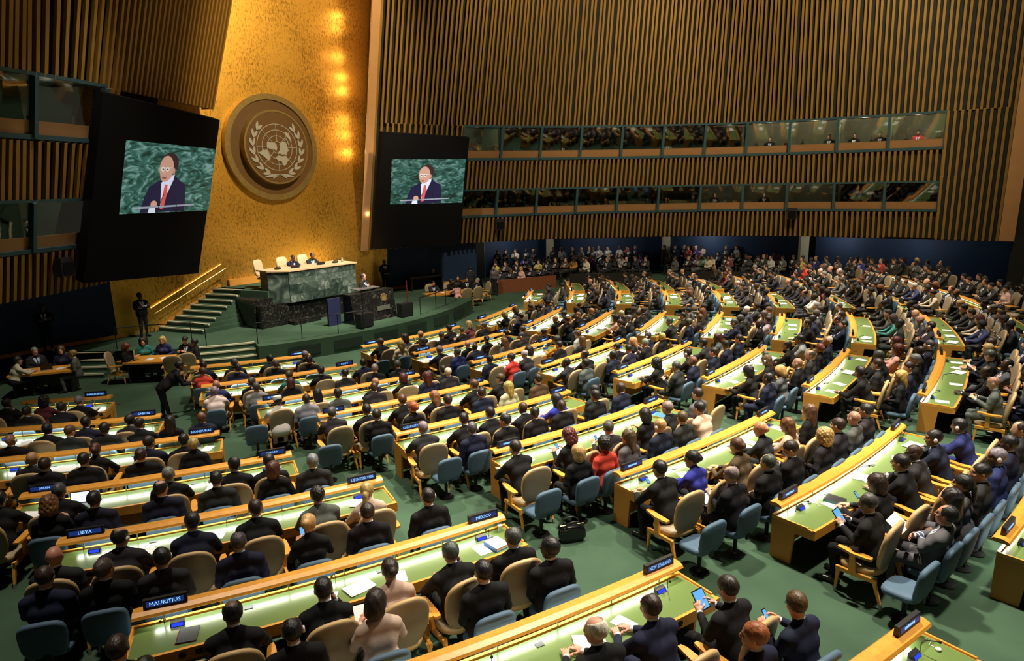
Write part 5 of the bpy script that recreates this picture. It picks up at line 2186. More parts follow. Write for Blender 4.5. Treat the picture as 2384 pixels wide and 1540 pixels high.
BLUEB = mat('binder_blue', (.05, .18, .50), .4)
CREAMB = mat('binder_cream', (.62, .66, .48), .5)
YELB = mat('binder_yellow', (.62, .50, .12), .5)
TEALB = mat('binder_teal', (.015, .10, .095), .5)
binder('A1', -60.5, .47, .2, (BLUEB, CREAMB), 'thick blue binder with pale cover on the MEXICO desk', (.26, .31, .06))
binder('B1', -47.6, .42, .1, (YELB, BLUEB), 'blue and yellow folder under the tilted sign in the second block')
binder('B-1', -50.2, .38, .1, (TEALB, BLACKP), 'teal box file with a black cover beside the white tablet')
binder('A1', -68.9, .45, -.1, (mat('folder_red', (.35, .02, .03), .5), BLACKP), 'dark folder with red edge on the MAURITIUS end of the MEXICO desk', (.24, .31, .02))
b = MB()
b.lathe([(.030, 0), (.040, .105), (.042, .108), (.042, .115), (.038, .12), (.005, .12)], 14)
c = build('paper_cup', b, WHITEP, None, True, pol(desk_R('A1', -60.0) + .12, -60.0, .7465))
tag(c, 'white lidded paper cup standing beside the MEXICO sign', 'cup')
hb = empty('handbag', (1.0, 10.95, 0), .25, 'black patent leather handbag standing on the green carpet', 'handbag')
hb.scale = (1.3, 1.3, 1.3)
b = MB()
pad_mesh(b, .36, .24, .17, -.12, 0, 24, 0, 0, 3.2)
b.v = [(p[0], p[1], p[2] + .125) for p in b.v]
build('bag_body', b, mat('patent_leather', (.004, .004, .004), .12), hb, True)
for y in (-.05, .05):
    b = MB()
    b.tube([(-.11, y, .2), (-.10, y * 1.4, .28), (-.03, y * 1.5, .315), (.04, y * 1.5, .315), (.11, y * 1.4, .28), (.12, y, .2)], .008, 6)
    build('handle', b, BLACKP, hb, True)
b = MB()
b.tube([(-.17, -.0, .235), (.17, -.0, .235)], .008, 5)
build('clasp_bar', b, BRASS, hb)

# ================================================================== the far crowd and the far seats, uncountable from here
MATS_ROLE = ['skin', 'suit', 'legs', 'shirt', 'shoe', 'tie', 'eye']


def crowd_object(name, items, label, cat, h=.036):
    Vs, Qs, Cs = [], [], []
    k = 0
    cache = {}
    for p, rz, q in items:
        key = (q['pose'], q['sex'])
        if key not in cache:
            me, fr, (V, Q, mi) = make_body((q['pose'], q['sex'], 0, 3, 70))
            cache[key] = (V, Q, mi, np.array(fr))
        V, Q, mi, fr = cache[key]
        hk = q['style'] if q['style'] != 'bald' else 'stubble'
        _, HV, HQ = hair_mesh(hk, 3)
        HVb = HV @ fr[:3, :3].T + fr[:3, 3]
        AV = np.concatenate([V, HVb])
        AQ = np.concatenate([Q, HQ + len(V)])
        sk, su = SKINS[q['skin']], SUITS[q['suit']]
        tb = np.array([sk, su, su if q['suit'] in ('black', 'charcoal', 'navy', 'grey') else (.012,) * 3, (.6, .6, .63) if q['sex'] == 'M' else su, (.008,) * 3, random.choice([(.3, .02, .02), (.02, .03, .14), (.02,) * 3]), (.01,) * 3])
        col = np.concatenate([tb[mi], np.tile(np.array(HAIRC[q['hc']] if q['style'] != 'bald' else sk), (len(HQ), 1))])
        sc = q.get('sc', 1.)
        ca, sa = sc * math.cos(rz), sc * math.sin(rz)
        W = np.stack([AV[:, 0] * ca - AV[:, 1] * sa + p[0], AV[:, 0] * sa + AV[:, 1] * ca + p[1], AV[:, 2] * sc + p[2]], 1)
        Vs.append(W); Qs.append(AQ + k); Cs.append(col)
        k += len(W)
    V, Q, Cc = np.concatenate(Vs), np.concatenate(Qs), np.concatenate(Cs)
    m, nt, bs = _nodes('crowd_colours_' + name)
    a = nt.nodes.new('ShaderNodeAttribute')
    a.attribute_name = 'tint'
    nt.links.new(a.outputs['Color'], bs.inputs['Base Color'])
    bs.inputs['Roughness'].default_value = .75
    me = np_mesh(name, V, Q, [m])
    at = me.attributes.new('tint', 'FLOAT_COLOR', 'CORNER')
    L4 = np.ones((len(me.loops), 4), np.float32)
    L4[:, :3] = np.repeat(Cc, 4, 0)[:len(me.loops)]
    at.data.foreach_set('color', L4.reshape(-1))
    o = link(name, me)
    return tag(o, label, cat, None, 'stuff')


gallery = []
for x in np.arange(-.9, 16.6, .62):
    for j, y0 in enumerate((.55, 1.35, 2.15, 2.95, 3.75)):
        yb = np.interp(x, [-2, 3, 8, 12.5, 16.5], [39.3, 40.9, 40.9, 40.6, 39.9])
        if 8.7 < x < 9.9 or random.random() < .22:
            continue
        s = random_sitter(False)
        s['suit'] = random.choices(list(SUITS), [9, 7, 5, 3, 1, .4, .5, 1, .4, .7, .3, .3, .6, .6, .8, .6, .5, .6, .3, .6])[0]
        st_ = j == 4 or (j == 3 and random.random() < .5)
        s['pose'] = random.choice(['SD', 'SC', 'SF']) if st_ else random.choice(['L', 'H', 'F'])
        px, py = x + random.uniform(-.1, .1), yb + y0
        gallery.append((Vector((px, py, .34)), math.atan2(8 + px, 30 - py), s))
for x in np.arange(-.6, 2.9, .62):
    s = random_sitter(False)
    yb = 38.9 + (x + .75) * .486
    gallery.append((Vector((x, yb + .75, 0)), math.atan2(-(-8 - x), (29 - yb)), s))
for i in range(64):
    x = random.uniform(15.5, 23.6)
    y = np.interp(x, [15, 17, 20, 22.5, 24], [39.6, 38.9, 37.2, 36.3, 34.8]) + random.uniform(-.2, 1.7)
    if any((Vector((x, y, 0)) - g_[0]).length < .5 for g_ in gallery):
        continue
    s = random_sitter(False)
    s['suit'] = random.choices(list(SUITS), [9, 7, 5, 3, 1, .4, .8, 1, .4, .7, .3, .3, .6, .6, .8, .6, .5, .6, .3, .6])[0]
    s['pose'] = random.choice(['SD', 'SC', 'SF'])
    gallery.append((Vector((x, y, 0)), math.atan2(-(-6 - x), (29 - y)), s))
crowd_object('crowd', crowd_seated + gallery, 'distant crowd of seated and standing delegates in dark suits filling the back', 'crowd')
# far chairs as one mass
lo = MB()
pad_mesh(lo, .62, .68, .075, .16, .22, 12, 0, 0)
T = Matrix.Translation((0, -.29, .745)) @ Matrix.Rotation(math.radians(11), 4, 'X')
lo.v = [tuple(T @ Vector(p)) for p in lo.v]
lo.box((0, 0, .4), (.54, .52, .1))
for sx in (-1, 1):
    lo.box((.335 * sx, 0, .64), (.07, .36, .035), 2)
    for sy in (-1, 1):
        lo.hexa([(.30 * sx - .02, .22 * sy - .02, 0), (.30 * sx + .02, .22 * sy - .02, 0), (.30 * sx + .02, .22 * sy + .02, 0), (.30 * sx - .02, .22 * sy + .02, 0)],
                [(.27 * sx - .02, .2 * sy - .02, .37), (.27 * sx + .02, .2 * sy - .02, .37), (.27 * sx + .02, .2 * sy + .02, .37), (.27 * sx - .02, .2 * sy + .02, .37)], 2)
lb = MB()
pad_mesh(lb, .50, .46, .08, .04, .10, 12, 1, 1, 4)
T = Matrix.Translation((0, -.20, .635)) @ Matrix.Rotation(math.radians(9), 4, 'X')
lb.v = [tuple(T @ Vector(p)) for p in lb.v]
lb.box((0, .02, .415), (.46, .42, .09), 1)
lb.box((0, 0, .19), (.06, .06, .38), 1)
fc = MB()
for p, rz, row, sc in far_chairs:
    src = lo if row == 'f' else lb
    k = len(fc.v)
    ca, sa = sc * math.cos(rz), sc * math.sin(rz)
    fc.v.extend((v[0] * ca - v[1] * sa + p.x, v[0] * sa + v[1] * ca + p.y, v[2] * sc) for v in src.v)
    fc.f.extend(tuple(i + k for i in f) for f in src.f)
    fc.m.extend(src.m)
tag(build('far_seating', fc, [BEIGE, BLUEF, WOOD], None, True), 'distant rows of beige and blue seats under the far crowd', 'seating', None, 'stuff')
# ================================================================== stage
ST = .70
UP = 2.12
ang = lambda a0, a1, n: [a0 + (a1 - a0) * i / n for i in range(n + 1)]
stage = empty('stage', (-9.0, 29.0, 0), 0, 'green carpeted stage platform with curved front below the gold wall', 'stage')
so = Vector((-9.0, 29.0, 0))
poly = [pol(12.4, a) for a in ang(-103, -73.6, 10)] + [pol(12.4, -73.5)] + [pol(12.4, a) for a in ang(-73.4, -64.2, 4)] + [pol(13.3, a) for a in ang(-64, -11, 24)] + [Vector((-4.3, 34.3, 0)), Vector((-4.6, 38.05, 0)), Vector((-8.0, 37.6, 0)), Vector((-15.2, 25.9, 0)), Vector((-16.6, 24.2, 0)), Vector((-18.0, 22.0, 0))]
b = MB()
b.prism([(p.x - so.x, p.y - so.y) for p in poly], 0, ST)
build('platform', b, CARPET, stage)
VENT = mat('stage_vent', (.006, .022, .012), .8)
for a in (-57, -49.5, -42, -34.5, -27, -19.5):
    b = MB()
    q = [pol(13.32, a - 2.6), pol(13.32, a + 2.6)]
    m_ = pol(13.34, a)
    vs = [q[0] - so, m_ - so, q[1] - so]
    b.add([(v.x, v.y, .17) for v in vs] + [(v.x, v.y, .52) for v in vs], [(0, 1, 4, 3), (1, 2, 5, 4)])
    build('vent_grille', b, VENT, stage)
for lo_a, hi_a, nm in ((-73.4, -64.2, 1), (-94.5, -86.0, 2)):
    for i in range(4):
        z1 = ST - i * ST / 4
        r1 = 12.4 + i * .30
        if i:
            b = MB()
            aa = ang(lo_a, hi_a, 6)
            pl = [pol(r1 - .31, a) for a in aa][::-1] + [pol(r1, a) for a in aa]
            b.prism([(p.x - so.x, p.y - so.y) for p in pl][::1], 0, z1)
            b.f = [f[::-1] for f in b.f] if False else b.f
            st_ = build('step', b, CARPET, stage)
        else:
            st_ = stage
        b = MB()
        aa = ang(lo_a, hi_a, 6)
        for a, c in zip(aa, aa[1:]):
            P = [pol(r1 - .055, a), pol(r1 + .012, a), pol(r1 + .012, c), pol(r1 - .055, c)]
            b.hexa([(p.x - so.x, p.y - so.y, z1 - .05) for p in P], [(p.x - so.x, p.y - so.y, z1 + .008) for p in P])
        build('nosing', b, NOSING, st_)
# upper platform and its stairs along the gold wall
b = MB()
P = [gw(3.9, .02, 0), gw(8.75, .02, 0), gw(8.6, 2.95, 0), gw(4.4, 2.95, 0), gw(3.9, 1.7, 0)]
b.prism([(p.x - so.x, p.y - so.y) for p in P][::-1], ST, UP)
build('upper_platform', b, CARPET, stage)
nd = Vector((.93, -.37, 0)).normalized()
NST = 8
for i in range(NST):
    s0 = 1.15 + i * .345
    z1 = ST + (i + 1) * (UP - ST) / NST
    base0 = gw(s0, .04, 0) - so
    base1 = gw(4.0, .04, 0) - so
    wd = 2.35 - i * .10
    b = MB()
    P = [base0, base0 + nd * wd, base1 + nd * (wd - .3), base1]
    b.hexa([(p.x, p.y, z1 - (UP - ST) / NST - .002 * 0) for p in P], [(p.x, p.y, z1) for p in P])
    st_ = build('step', b, CARPET, stage)
    b = MB()
    P = [base0 - GH * .012, base0 + nd * wd - GH * .012, base0 + nd * wd + GH * .055, base0 + GH * .055]
    b.hexa([(p.x, p.y, z1 - .05) for p in P], [(p.x, p.y, z1 + .008) for p in P])
    build('nosing', b, NOSING, st_)
b = MB()
b.hexa([gw(1.0, .02, ST) - so, gw(1.0, .07, ST) - so, gw(4.0, .07, UP) - so, gw(4.0, .02, UP) - so], [gw(1.0, .02, ST + .14) - so, gw(1.0, .07, ST + .14) - so, gw(4.0, .07, UP + .14) - so, gw(4.0, .02, UP + .14) - so])
build('stair_stringer', b, PANELWOOD, stage)
b = MB()
b.hexa([gw(4.3, .02, UP) - so, gw(4.3, .2, UP) - so, gw(6.4, .2, UP) - so, gw(6.4, .02, UP) - so], [gw(4.3, .02, UP + .28) - so, gw(4.3, .2, UP + .28) - so, gw(6.4, .2, UP + .28) - so, gw(6.4, .02, UP + .28) - so])
build('wall_plinth', b, PANELWOOD, stage)
hr = empty('stair_handrail', gw(2.5, .35, ST), 0, 'thin brass handrail climbing the stairs along the gold wall', 'handrail')
h0 = hr.location.copy()
b = MB(); b.tube([gw(.95, .35, ST + .78) - h0, gw(4.1, .35, UP + .82) - h0], .018, 6); build('rail', b, BRASS, hr)
b = MB(); b.tube([gw(.95, .05, ST + .98) - h0, gw(4.1, .05, UP + 1.0) - h0], .014, 6); build('wall_glow_tube', b, mat('wall_streak_glow', (0, 0, 0), .5, emit=(1, .55, .12), estr=2.2, sample=True), hr)  # the glowing tube stands in for the streak of light on the wall
for s in (1.0, 2.0, 3.0, 4.05):
    f = (s - .95) / 3.15
    zb = ST + max(0, (s - 1.15) / 2.76) * (UP - ST)
    b = MB(); b.tube([gw(s, .35, min(zb, UP)) - h0, gw(s, .35, ST + .78 + f * (UP + .04 - ST)) - h0], .014, 5); build('post', b, BRASS, hr)


def railing(pts, label, hgt=.78, zb=ST):
    o = Vector((pts[0][0], pts[0][1], zb))
    e = empty('stage_railing', o, 0, label, 'railing', 'black stage railings')
    b = MB(); b.tube([Vector((p[0], p[1], zb + hgt)) - o for p in pts], .02, 6); build('rail', b, BLACKM, e)
    for p in pts:
        b = MB(); b.tube([Vector((p[0], p[1], zb)) - o, Vector((p[0], p[1], zb + hgt)) - o], .016, 5); build('post', b, BLACKM, e)


railing([(-9.35, 24.0), (-7.9, 24.6), (-6.75, 25.45), (-5.9, 26.1)], 'black railing along the stage edge in front of the rostrum')
railing([(-4.0, 28.9), (-3.45, 30.1), (-3.1, 31.2), (-2.75, 32.3)], 'black railing at the stage edge near the right table')
railing([(-11.2, 23.9), (-11.9, 24.3), (-13.4, 24.0), (-14.3, 23.6)], 'black railing between the two flights of stage steps')
# ---------------------------------------------------------------- rostrum
ro = empty('rostrum', gw(6, 3, ST), 0, 'long podium with green marble front panel over a black marble base', 'podium')
r0 = ro.location.copy()


def gbox(name, s0, s1, t0, t1, z0, z1, material, parent, o0, s0t=None, t1t=None):
    b = MB()
    bt = [gw(s0, t0, z0), gw(s0, t1, z0), gw(s1, t1, z0), gw(s1, t0, z0)]
    tp = [gw(s0, t0, z1), gw(s0, t1 if t1t is None else t1t, z1), gw(s1, t1 if t1t is None else t1t, z1), gw(s1, t0, z1)]
    b.hexa([p - o0 for p in bt], [p - o0 for p in tp])
    return build(name, b, material, parent)


gbox('marble_core', 5.0, 8.45, 3.0, 3.59, 1.6, 2.9, GREEN_MARBLE, ro, r0)
SLABS = [GREEN_MARBLE, marble_mat('green_marble_pale', (.045, .065, .055), (.105, .135, .115), (.25, .29, .25), 2.0), marble_mat('green_marble_deep', (.016, .030, .024), (.045, .070, .056), (.15, .20, .16), 1.8)]
rs_ = random.Random(3)
zc = [1.6, 1.95, 2.33, 2.62, 2.9]
for j in range(4):
    sc_ = [5.0]
    while sc_[-1] < 8.1:
        sc_.append(sc_[-1] + rs_.uniform(.42, .78))
    sc_[-1] = 8.45
    for a_, c_ in zip(sc_, sc_[1:]):
        gbox('marble_slab', a_ + .004, c_ - .004, 3.55, 3.60 + rs_.uniform(.01, .022), zc[j] + .004, zc[j + 1] - .004, rs_.choice(SLABS), ro, r0)
b = MB()
P = [gw(4.45, 2.4, 0), gw(4.45, 2.95, 0), gw(5.02, 3.6, 0), gw(5.02, 2.4, 0)]
b.hexa([Vector((p.x, p.y, 1.6)) - r0 for p in P], [Vector((p.x, p.y, 2.9)) - r0 for p in P])
build('marble_side', b, GREEN_MARBLE, ro)
b = MB()
P = [gw(4.40, 2.2, 0), gw(4.40, 3.0, 0), gw(4.98, 3.68, 0), gw(8.5, 3.68, 0), gw(8.5, 2.2, 0)]
b.prism([(p.x - r0.x, p.y - r0.y) for p in P], 2.9 - r0.z, 2.96 - r0.z)
build('counter_top', b, mat('counter_wood', (.62, .42, .24), .5), ro)
gbox('black_base', 3.7, 8.6, 2.9, 3.45, ST, 1.62, BLACK_MARBLE, ro, r0)
gbox('black_wing', 3.62, 4.5, 1.62, 3.12, ST, 1.86, BLACK_MARBLE, ro, r0)
gbox('black_step', 4.9, 6.2, 3.45, 3.9, ST, ST + .14, BLACK_MARBLE, ro, r0)
le = empty('lectern', gw(7.4, 5.6, ST), 0, 'black marble speaker lectern with round gold emblem and grey plaque', 'lectern')
l0 = le.location.copy()
gbox('front', 6.3, 8.62, 5.35, 6.05, ST, 1.93, BLACK_MARBLE, le, l0, None, 5.85)
gbox('reading_shelf', 6.95, 8.15, 5.05, 5.55, 2.0, 2.04, STEEL, le, l0)
b = MB()
lm = Matrix((GH, -GN, Vector((0, 0, 1)))).transposed().to_4x4()
disc(b, .18, -.02, .0, 28)
o = build('emblem', b, BRASS, le)
lm.translation = gw(8.0, 5.93, 1.62) - l0
o.matrix_local = lm
b = MB()
annulus(b, .13, .15, -.03, -.02, 28)
o = build('emblem_ring', b, EMBWOOD, le)
o.matrix_local = lm
gbox('plaque', 7.55, 8.25, 5.99, 6.03, 1.10, 1.28, mat('plaque_grey', (.10, .11, .09), .4), le, l0)
for s in (7.3, 7.75):
    b = MB()
    b.tube([gw(s, 5.4, 2.03) - l0, gw(s + .03, 5.3, 2.25) - l0, gw(s + .1, 5.12, 2.36) - l0], .008, 5)
    build('microphone', b, BLACKP, le)
bp_ = empty('blue_panel', gw(5.9, 5.3, ST), 0, 'dark blue upright panel beside the lectern', 'panel')
b0_ = bp_.location.copy()
gbox('board', 5.55, 6.15, 5.25, 5.35, ST, 1.83, mat('panel_blue', (.010, .014, .06), .6), bp_, b0_)
for s, t, nm in ((6.25, 6.75, 'below the lectern'), (8.75, 6.45, 'right of the lectern')):
    e = empty('floor_speaker', gw(s, t, ST), 0, 'black box loudspeaker on the stage floor ' + nm, 'speaker', 'stage loudspeakers')
    q0 = e.location.copy()
    gbox('cabinet', s - .32, s + .32, t - .2, t + .14, ST + .04, ST + .60, BLACKP, e, q0)
    gbox('foot', s - .25, s + .25, t - .15, t + .1, ST, ST + .05, BLACKM, e, q0)
    b = MB(); b.tube([gw(s + (.0 if s < 7 else .25), t - .1, ST + .6) - q0, gw(s + (.0 if s < 7 else .22), t - .1, ST + 1.55) - q0], .022, 6); build('pole', b, BLACKM if s < 7 else mat('red_pole', (.12, .012, .01), .4), e)
# things on the podium counter and the three chairs
for i, (s, t, kd) in enumerate([(4.95, 2.95, 'telephone'), (5.7, 3.1, 'monitor'), (7.0, 3.1, 'monitor'), (7.75, 3.1, 'telephone'), (8.15, 3.1, 'glass_carafe')]):
    e = empty(kd, gw(s, t, 2.96), math.atan2(-GN.x, GN.y), {'telephone': 'black telephone on the podium counter, %s end' % ('left' if s < 6 else 'right'), 'monitor': 'black flat monitor lying on the counter before the %s official' % ('left' if s < 6 else 'right'), 'glass_carafe': 'small glass carafe at the right end of the podium counter'}[kd], kd.replace('glass_', ''))
    if kd == 'monitor':
        b = MB(); b.box((0, 0, .06), (.42, .03, .12)); build('screen', b, BLACKP, e)
        b = MB(); b.box((0, 0, .01), (.2, .14, .02)); build('foot', b, BLACKP, e)
    elif kd == 'telephone':
        b = MB(); b.box((0, 0, .035), (.2, .18, .07)); build('base', b, BLACKP, e)
        b = MB(); b.tube([(-.1, .05, .07), (-.09, .05, .11), (.09, .05, .11), (.1, .05, .07)], .02, 6); build('handset', b, BLACKP, e)
    else:
        b = MB(); b.lathe([(.05, 0), (.06, .08), (.03, .15), (.035, .19)], 12); build('vessel', b, mat('carafe_glass', (.35, .33, .25), .1), e, True)
        b = MB(); b.lathe([(.036, .19), (.03, .21), (.01, .22)], 10); build('stopper', b, STEEL, e, True)
b = MB()
pad_mesh(b, .56, .74, .10, .05, .15, 24, 0, 0, 4)
T = Matrix.Translation((0, -.27, .84)) @ Matrix.Rotation(math.radians(10), 4, 'X')
b.v = [tuple(T @ Vector(p)) for p in b.v]
M_HB = b.mesh('backrest', [CREAMLEATHER], True)
b = MB()
pad_mesh(b, .55, .52, .12, 0, 0, 20, 0, 0, 4)
T = Matrix.Translation((0, 0, .44)) @ Matrix.Rotation(math.radians(89), 4, 'X')
b.v = [tuple(T @ Vector(p)) for p in b.v]
M_HS = b.mesh('seat', [CREAMLEATHER], True)
b = MB(); b.lathe([(.28, 0), (.28, .03), (.05, .06), (.04, .38)], 12); M_HP = b.mesh('pedestal', [BLACKM])
RZ_STAGE = math.atan2(-GN.x, GN.y)
for s, t, w_ in ((4.9, 2.0, 'left and empty'), (6.0, 1.95, 'middle'), (7.1, 1.9, 'right')):
    e = empty('podium_chair', gw(s, t, UP), RZ_STAGE + (.35 if s < 5 else 0), 'cream high-backed chair behind the podium, ' + w_, 'chair', 'cream chairs behind the podium')
    link('backrest', M_HB, e); link('seat', M_HS, e); link('pedestal', M_HP, e)
PG = 'people on and around the stage'
person(gw(6.12, 2.15, UP), RZ_STAGE, 'M', 'C', 'bald', 'black', 'navy', 'dark', 'headset', 'middle seat behind the podium', 1, 0, PG)
person(gw(7.15, 2.1, UP), RZ_STAGE, 'M', 'D', 'recede', 'black', 'charcoal', 'brown', 'glasses', 'right seat behind the podium', 1, 0, PG)
person(gw(7.72, 5.0, ST + .04), RZ_STAGE + .35, 'M', 'ST', 'recede', 'greydark', 'charcoal', 'light', 'glasses', 'speaking at the black lectern', 1, 0, PG, sc=1.07)
person((-14.35, 25.6, ST), RZ_STAGE + .1, 'M', 'SF', 'short', 'black', 'black', 'dark', '', 'standing arms folded below the stairs', 1, 0, PG)
person((-16.55, 23.3, ST), RZ_STAGE - .3, 'M', 'SF', 'short', 'black', 'black', 'dark', '', 'standing against the left navy wall', 1, 0, PG)
person((-6.75, 35.7, ST), math.atan2(-.6, -.8), 'M', 'SC', 'bald', 'black', 'black', 'dark', '', 'standing where the gold wall meets the navy wall', 1, 0, PG)
person((-9.75, 18.0, 0), face_rz(-95) - .75, 'M', 'SB', 'short', 'black', 'black', 'brown', '', 'bending over beside the woman in red', 1, 0, PG)


def table(p, rz, sx, sy, label, wood=WOOD):
    e = empty('wooden_table', p, rz, label, 'table', 'side tables by the stage')
    b = MB(); b.box((0, 0, .71), (sx, sy, .06)); build('table_top', b, wood, e)
    for x in (-1, 1):
        b = MB(); b.box((x * (sx / 2 - .12), 0, .34), (.06, sy * .8, .68)); build('leg_panel', b, mat('table_leg_dark', (.02, .012, .008), .5), e)
    b = MB(); b.box((0, 0, .45), (sx - .3, .04, .4)); build('modesty_panel', b, MATS['table_leg_dark'], e)


table((-11.95, 21.95, 0), .05, 1.9, 1.0, 'wooden side table with papers below the stage steps')
table((-15.0, 20.75, 0), .35, 1.8, .9, 'dark wooden side table at the far left edge')
table((-3.3, 34.9, 0), .52, 2.6, 1.0, 'wooden side table right of the stage')
SW = 'seated at the table below the stage steps'
for p, rz, sx, ps, sty, hc, su, skn, wh in [
    ((-13.0, 21.75, 0), -1.4, 'W', 'H', 'bob', 'redbrown', 'black', 'light', 'holding a yellow folder at the left stage table'),
    ((-12.75, 22.55, 0), -2.6, 'W', 'L', 'curly', 'dkbrown', 'teal', 'light', SW + ', left'),
    ((-12.15, 22.75, 0), -3.0, 'W', 'L', 'long', 'blond', 'navyblue', 'light', SW + ', middle'),
    ((-11.3, 22.75, 0), 3.0, 'M', 'H', 'short', 'black', 'black', 'tan', SW + ', right'),
    ((-10.75, 22.2, 0), 2.0, 'W', 'L', 'short', 'black', 'black', 'brown', 'at the right end of the left stage table'),
    ((-14.05, 20.9, 0), 2.0, 'M', 'L', 'short', 'blondbrown', 'grey', 'light', 'turned to the stage at the far left table'),
    ((-15.55, 20.1, 0), -.6, 'M', 'D', 'short', 'black', 'cream', 'tan', 'bent over the far left table'),
    ((-14.9, 21.55, 0), -2.7, 'W', 'L', 'bob', 'brown', 'navy', 'light', 'behind the blue laptop at the far left table'),
    ((-15.7, 21.4, 0), -2.2, 'M', 'L', 'short', 'grey', 'charcoal', 'tan', 'at the left end of the far left table'),
    ((-4.2, 35.4, 0), 3.6, 'M', 'C', 'short', 'black', 'charcoal', 'tan', 'hand on chin at the right stage table'),
    ((-3.3, 35.9, 0), 3.6, 'W', 'C', 'afro', 'black', 'black', 'dark', 'middle far side of the right stage table'),
    ((-2.45, 36.35, 0), 3.6, 'M', 'L', 'short', 'black', 'black', 'tan', 'far right side of the right stage table'),
    ((-2.75, 34.25, 0), .55, 'W', 'D', 'bob', 'dkbrown', 'pink', 'tan', 'near side of the right stage table'),
    ((-1.75, 35.75, 0), 2.0, 'M', 'L', 'short', 'grey', 'black', 'light', 'sitting sideways at the end of the right stage table'),
    ((-2.95, 36.9, 0), 3.3, 'W', 'L', 'bun', 'black', 'black', 'light', 'second row behind the right stage table'),
]:
    person(p, rz, sx, ps, sty, hc, su, skn, '', wh, 1, 0, PG)
for p, rz, sx, ps, sty, hc, su, skn, wh, lg, sh in [
    ((-4.35, 37.3, .0), 3.5, 'M', 'SC', 'short', 'grey', 'black', 'light', 'standing before the right navy wall', None, None),
    ((-2.3, 37.6, .0), .4, 'M', 'SD', 'short', 'black', 'charcoal', 'tan', 'standing with his back turned near the right table', None, None),
    ((-.95, 38.1, .0), 2.6, 'M', 'SD', 'short', 'dkbrown', 'grey', 'tan', 'standing beside the red-brown gallery wall', (.015, .015, .018), (.2, .2, .2)),
    ((14.9, 33.2, .0), -2.6, 'M', 'SD', 'short', 'black', 'black', 'brown', 'standing in the aisle among the far desks', None, None),
]:
    person(p, rz, sx, ps, sty, hc, su, skn, '', wh, 1, 0, PG, lg, sh)
SC_ = 'beige armchair by the right stage table, '
for p, rz, w_ in [((-2.42, 34.35, 0), .55, 'near side left'), ((-1.9, 34.75, 0), .6, 'near side right'), ((-1.5, 36.1, 0), 2.1, 'at its end'), ((-4.25, 35.5, 0), 3.6, 'far side left'), ((-3.3, 36.0, 0), 3.6, 'far side middle')]:
    armchair(p, rz, SC_ + w_, False, 'armchairs at the side tables')
SC_ = 'beige armchair by the left stage table, '
for p, rz, w_ in [((-13.15, 21.7, 0), -1.4, 'turned outwards at its left end'), ((-11.1, 21.3, 0), .3, 'near side left'), ((-10.85, 21.6, 0), .5, 'near side right')]:
    armchair(p, rz, SC_ + w_, True, 'armchairs at the side tables')
# yellow folder, blue laptop, papers on the side tables
b = MB(); b.box((0, 0, 0), (.24, .012, .31))
o = build('folder', b, mat('folder_yellow', (.55, .45, .04), .6), None, False, (-12.62, 21.72, .93), -1.2)
tag(o, 'bright yellow folder held up at the left stage table', 'folder')
e = empty('laptop', (-14.95, 20.8, .74), -2.6 + math.pi * 0, 'open laptop with bright blue screen on the far left table', 'laptop')
link('base', M_LAPB, e); l_ = link('lid', M_LAPL, e); link('screen', bpy.data.meshes.new_from_object(link('tmp', M_LAPS)), l_)
bpy.data.objects.remove(bpy.data.objects['tmp'])
for i, (x, y, w_) in enumerate([(-12.2, 21.85, 'left stage table'), (-11.8, 22.0, 'left stage table'), (-11.4, 21.8, 'left stage table'), (-15.3, 20.6, 'far left table'), (-14.6, 20.9, 'far left table'), (-3.6, 34.8, 'right stage table'), (-3.0, 35.05, 'right stage table')]):
    tag(link('paper_sheet', M_SHEET, None, (x, y, .741), i * .7), '%s white paper from left lying on the %s' % (ORD[[0, 1, 2, 0, 1, 0, 1][i]], w_), 'paper', 'papers on the side tables')
# black display cabinet on the right of the stage, small loudspeakers and cameras on the walls
e = empty('equipment_table', (-4.7, 36.4, ST), .55, 'black equipment table with railing before the right navy wall', 'table')
b = MB(); b.box((0, 0, .72), (2.0, .7, .05)); build('top', b, BLACKP, e)
for x in (-.9, .9):
    b = MB(); b.box((x, 0, .35), (.06, .6, .7)); build('leg', b, BLACKP, e)
b = MB(); b.box((0, .25, .35), (1.8, .04, .6)); build('back_panel', b, BLACKP, e)


def wall_box(cv, s, z, label):
    p, n = cv.base(s)
    q = cv.at(s, z, .25)
    e = empty('wall_loudspeaker', q, math.atan2(-n.x, n.y), label, 'speaker', 'loudspeakers on the slatted walls')
    b = MB(); b.box((0, 0, 0), (.5, .35, .62)); build('cabinet', b, BLACKP, e)
    b = MB(); b.box((0, .19, -.05), (.4, .03, .4)); build('grille', b, DARK, e)
    b = MB(); b.tube([(0, -.15, .2), (0, -.4, .35)], .03, 6); build('bracket', b, BLACKM, e)


wall_box(CR, CR.find(-.9, 39.2), 4.0, 'black wall loudspeaker on the lower slats near the right screen')
wall_box(CR, CR.find(16.2, 39.3), 4.3, 'black wall loudspeaker under the lower press booths')
wall_box(CL, CL.find(-15.2, 22.2), 3.9, 'black wall loudspeaker on the left slatted wall')
# people and cameras in the press booths


def tv_camera(cv, s, z, label):
    n = cv.base(s)[1]
    q = cv.at(s, z, -.75)
    e = empty('video_camera', q, math.atan2(-n.x, n.y), label, 'camera', 'video cameras in the press booths')
    b = MB(); b.box((0, 0, 1.12), (.16, .34, .2)); build('camera_body', b, BLACKP, e)
    b = MB(); b.tube([(0, .17, 1.12), (0, .34, 1.12)], .06, 8); build('lens', b, BLACKM, e)
    b = MB(); b.box((0, -.05, 1.3), (.04, .2, .1)); build('viewfinder', b, BLACKP, e)
    for a in (0, 2.1, 4.2):
        b = MB(); b.tube([(0, 0, 1.0), (.3 * math.cos(a), .3 * math.sin(a), 0)], .018, 5); build('tripod_leg', b, BLACKM, e)


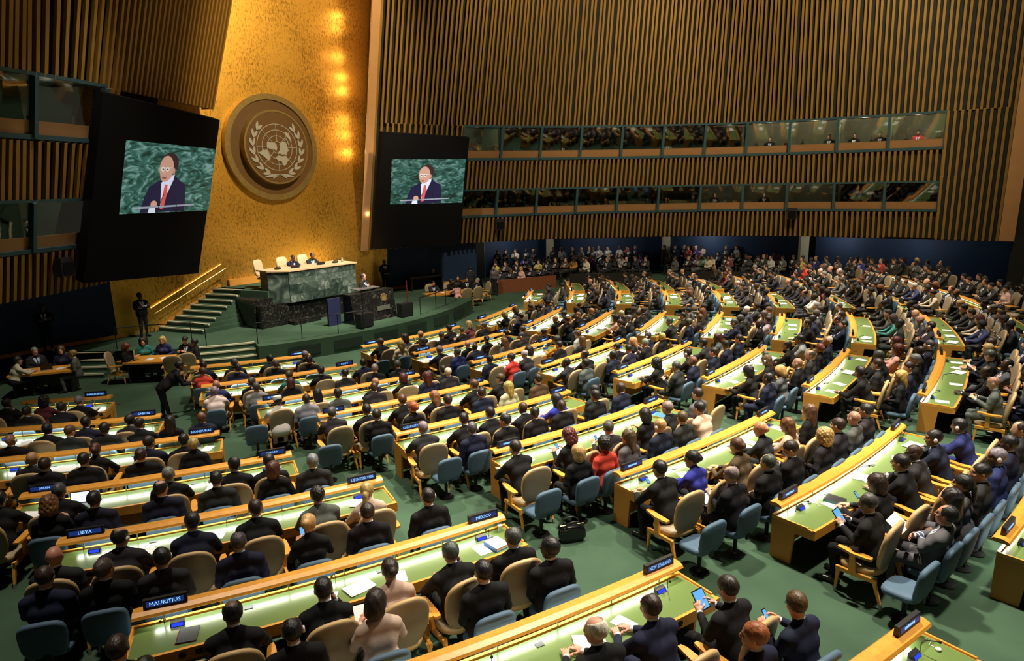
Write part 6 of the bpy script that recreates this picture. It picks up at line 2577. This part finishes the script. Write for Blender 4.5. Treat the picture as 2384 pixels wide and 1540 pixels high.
edges = np.linspace(S_W0, S_W1, 12)
OW = ['first', 'second', 'third', 'fourth', 'fifth', 'sixth', 'seventh', 'eighth', 'ninth', 'tenth', 'eleventh']
for i, fr_, kd in [(0, .6, 'c'), (1, .5, 'c'), (2, .3, 'c'), (2, .7, 'p'), (3, .2, 'c'), (5, .2, 'p'), (6, .6, 'c'), (7, .25, 'c'), (7, .55, 'p'), (7, .9, 'c'), (8, .25, 'c'), (8, .8, 'p'), (9, .3, 'p'), (9, .65, 'c'), (9, .8, 'p'), (10, .3, 'c'), (10, .5, 'p'), (10, .85, 'c')]:
    s = edges[i] + (edges[i + 1] - edges[i]) * fr_
    side = 'left' if fr_ < .4 else ('right' if fr_ > .6 else 'middle')
    wh = '%s of the %s upper right booth from the screen' % (side, OW[i])
    n = CR.base(s)[1]
    if kd == 'c':
        tv_camera(CR, s, 6.95, 'black video camera on tripod, ' + wh)
    else:
        person(CR.at(s, 6.80, -.8), math.atan2(-n.x, n.y), 'M', 'SC', 'short', 'black', 'lightgrey' if i == 5 else ('red' if i == 10 else 'black'), 'tan', '', wh, 2, 0, 'people in the press booths')
for i, fr_ in [(1, .4), (2, .6), (6, .4), (7, .5), (9, .5), (10, .3), (10, .6)]:
    s = edges[i] + (edges[i + 1] - edges[i]) * fr_
    n = CR.base(s)[1]
    person(CR.at(s, 3.72, -.8), math.atan2(-n.x, n.y), random.choice('MMW'), 'SC' if fr_ > .4 else 'SR', 'short', random.choice(['black', 'blond', 'brown']), 'red' if i == 9 else 'black', 'light', '', '%s side of the %s lower right booth from the screen' % ('right' if fr_ > .45 else 'left', OW[i]), 2, 0, 'people in the press booths')
el_ = np.linspace(.2, SL1 - .35, 5)
s = el_[3] + (el_[4] - el_[3]) * .35
person(CL.at(s, 3.74, -.8), math.atan2(-1, 0), 'M', 'SD', 'short', 'black', 'black', 'tan', '', 'standing in the lower left booth', 2, 0, 'people in the press booths')
tv_camera(CL, s, 7.2, 'black video camera on tripod in the upper left booth')
print('PEOPLE', N_PEOPLE[0], 'CHAIRS', N_CHAIR[0], 'crowd', len(crowd_seated), len(gallery))
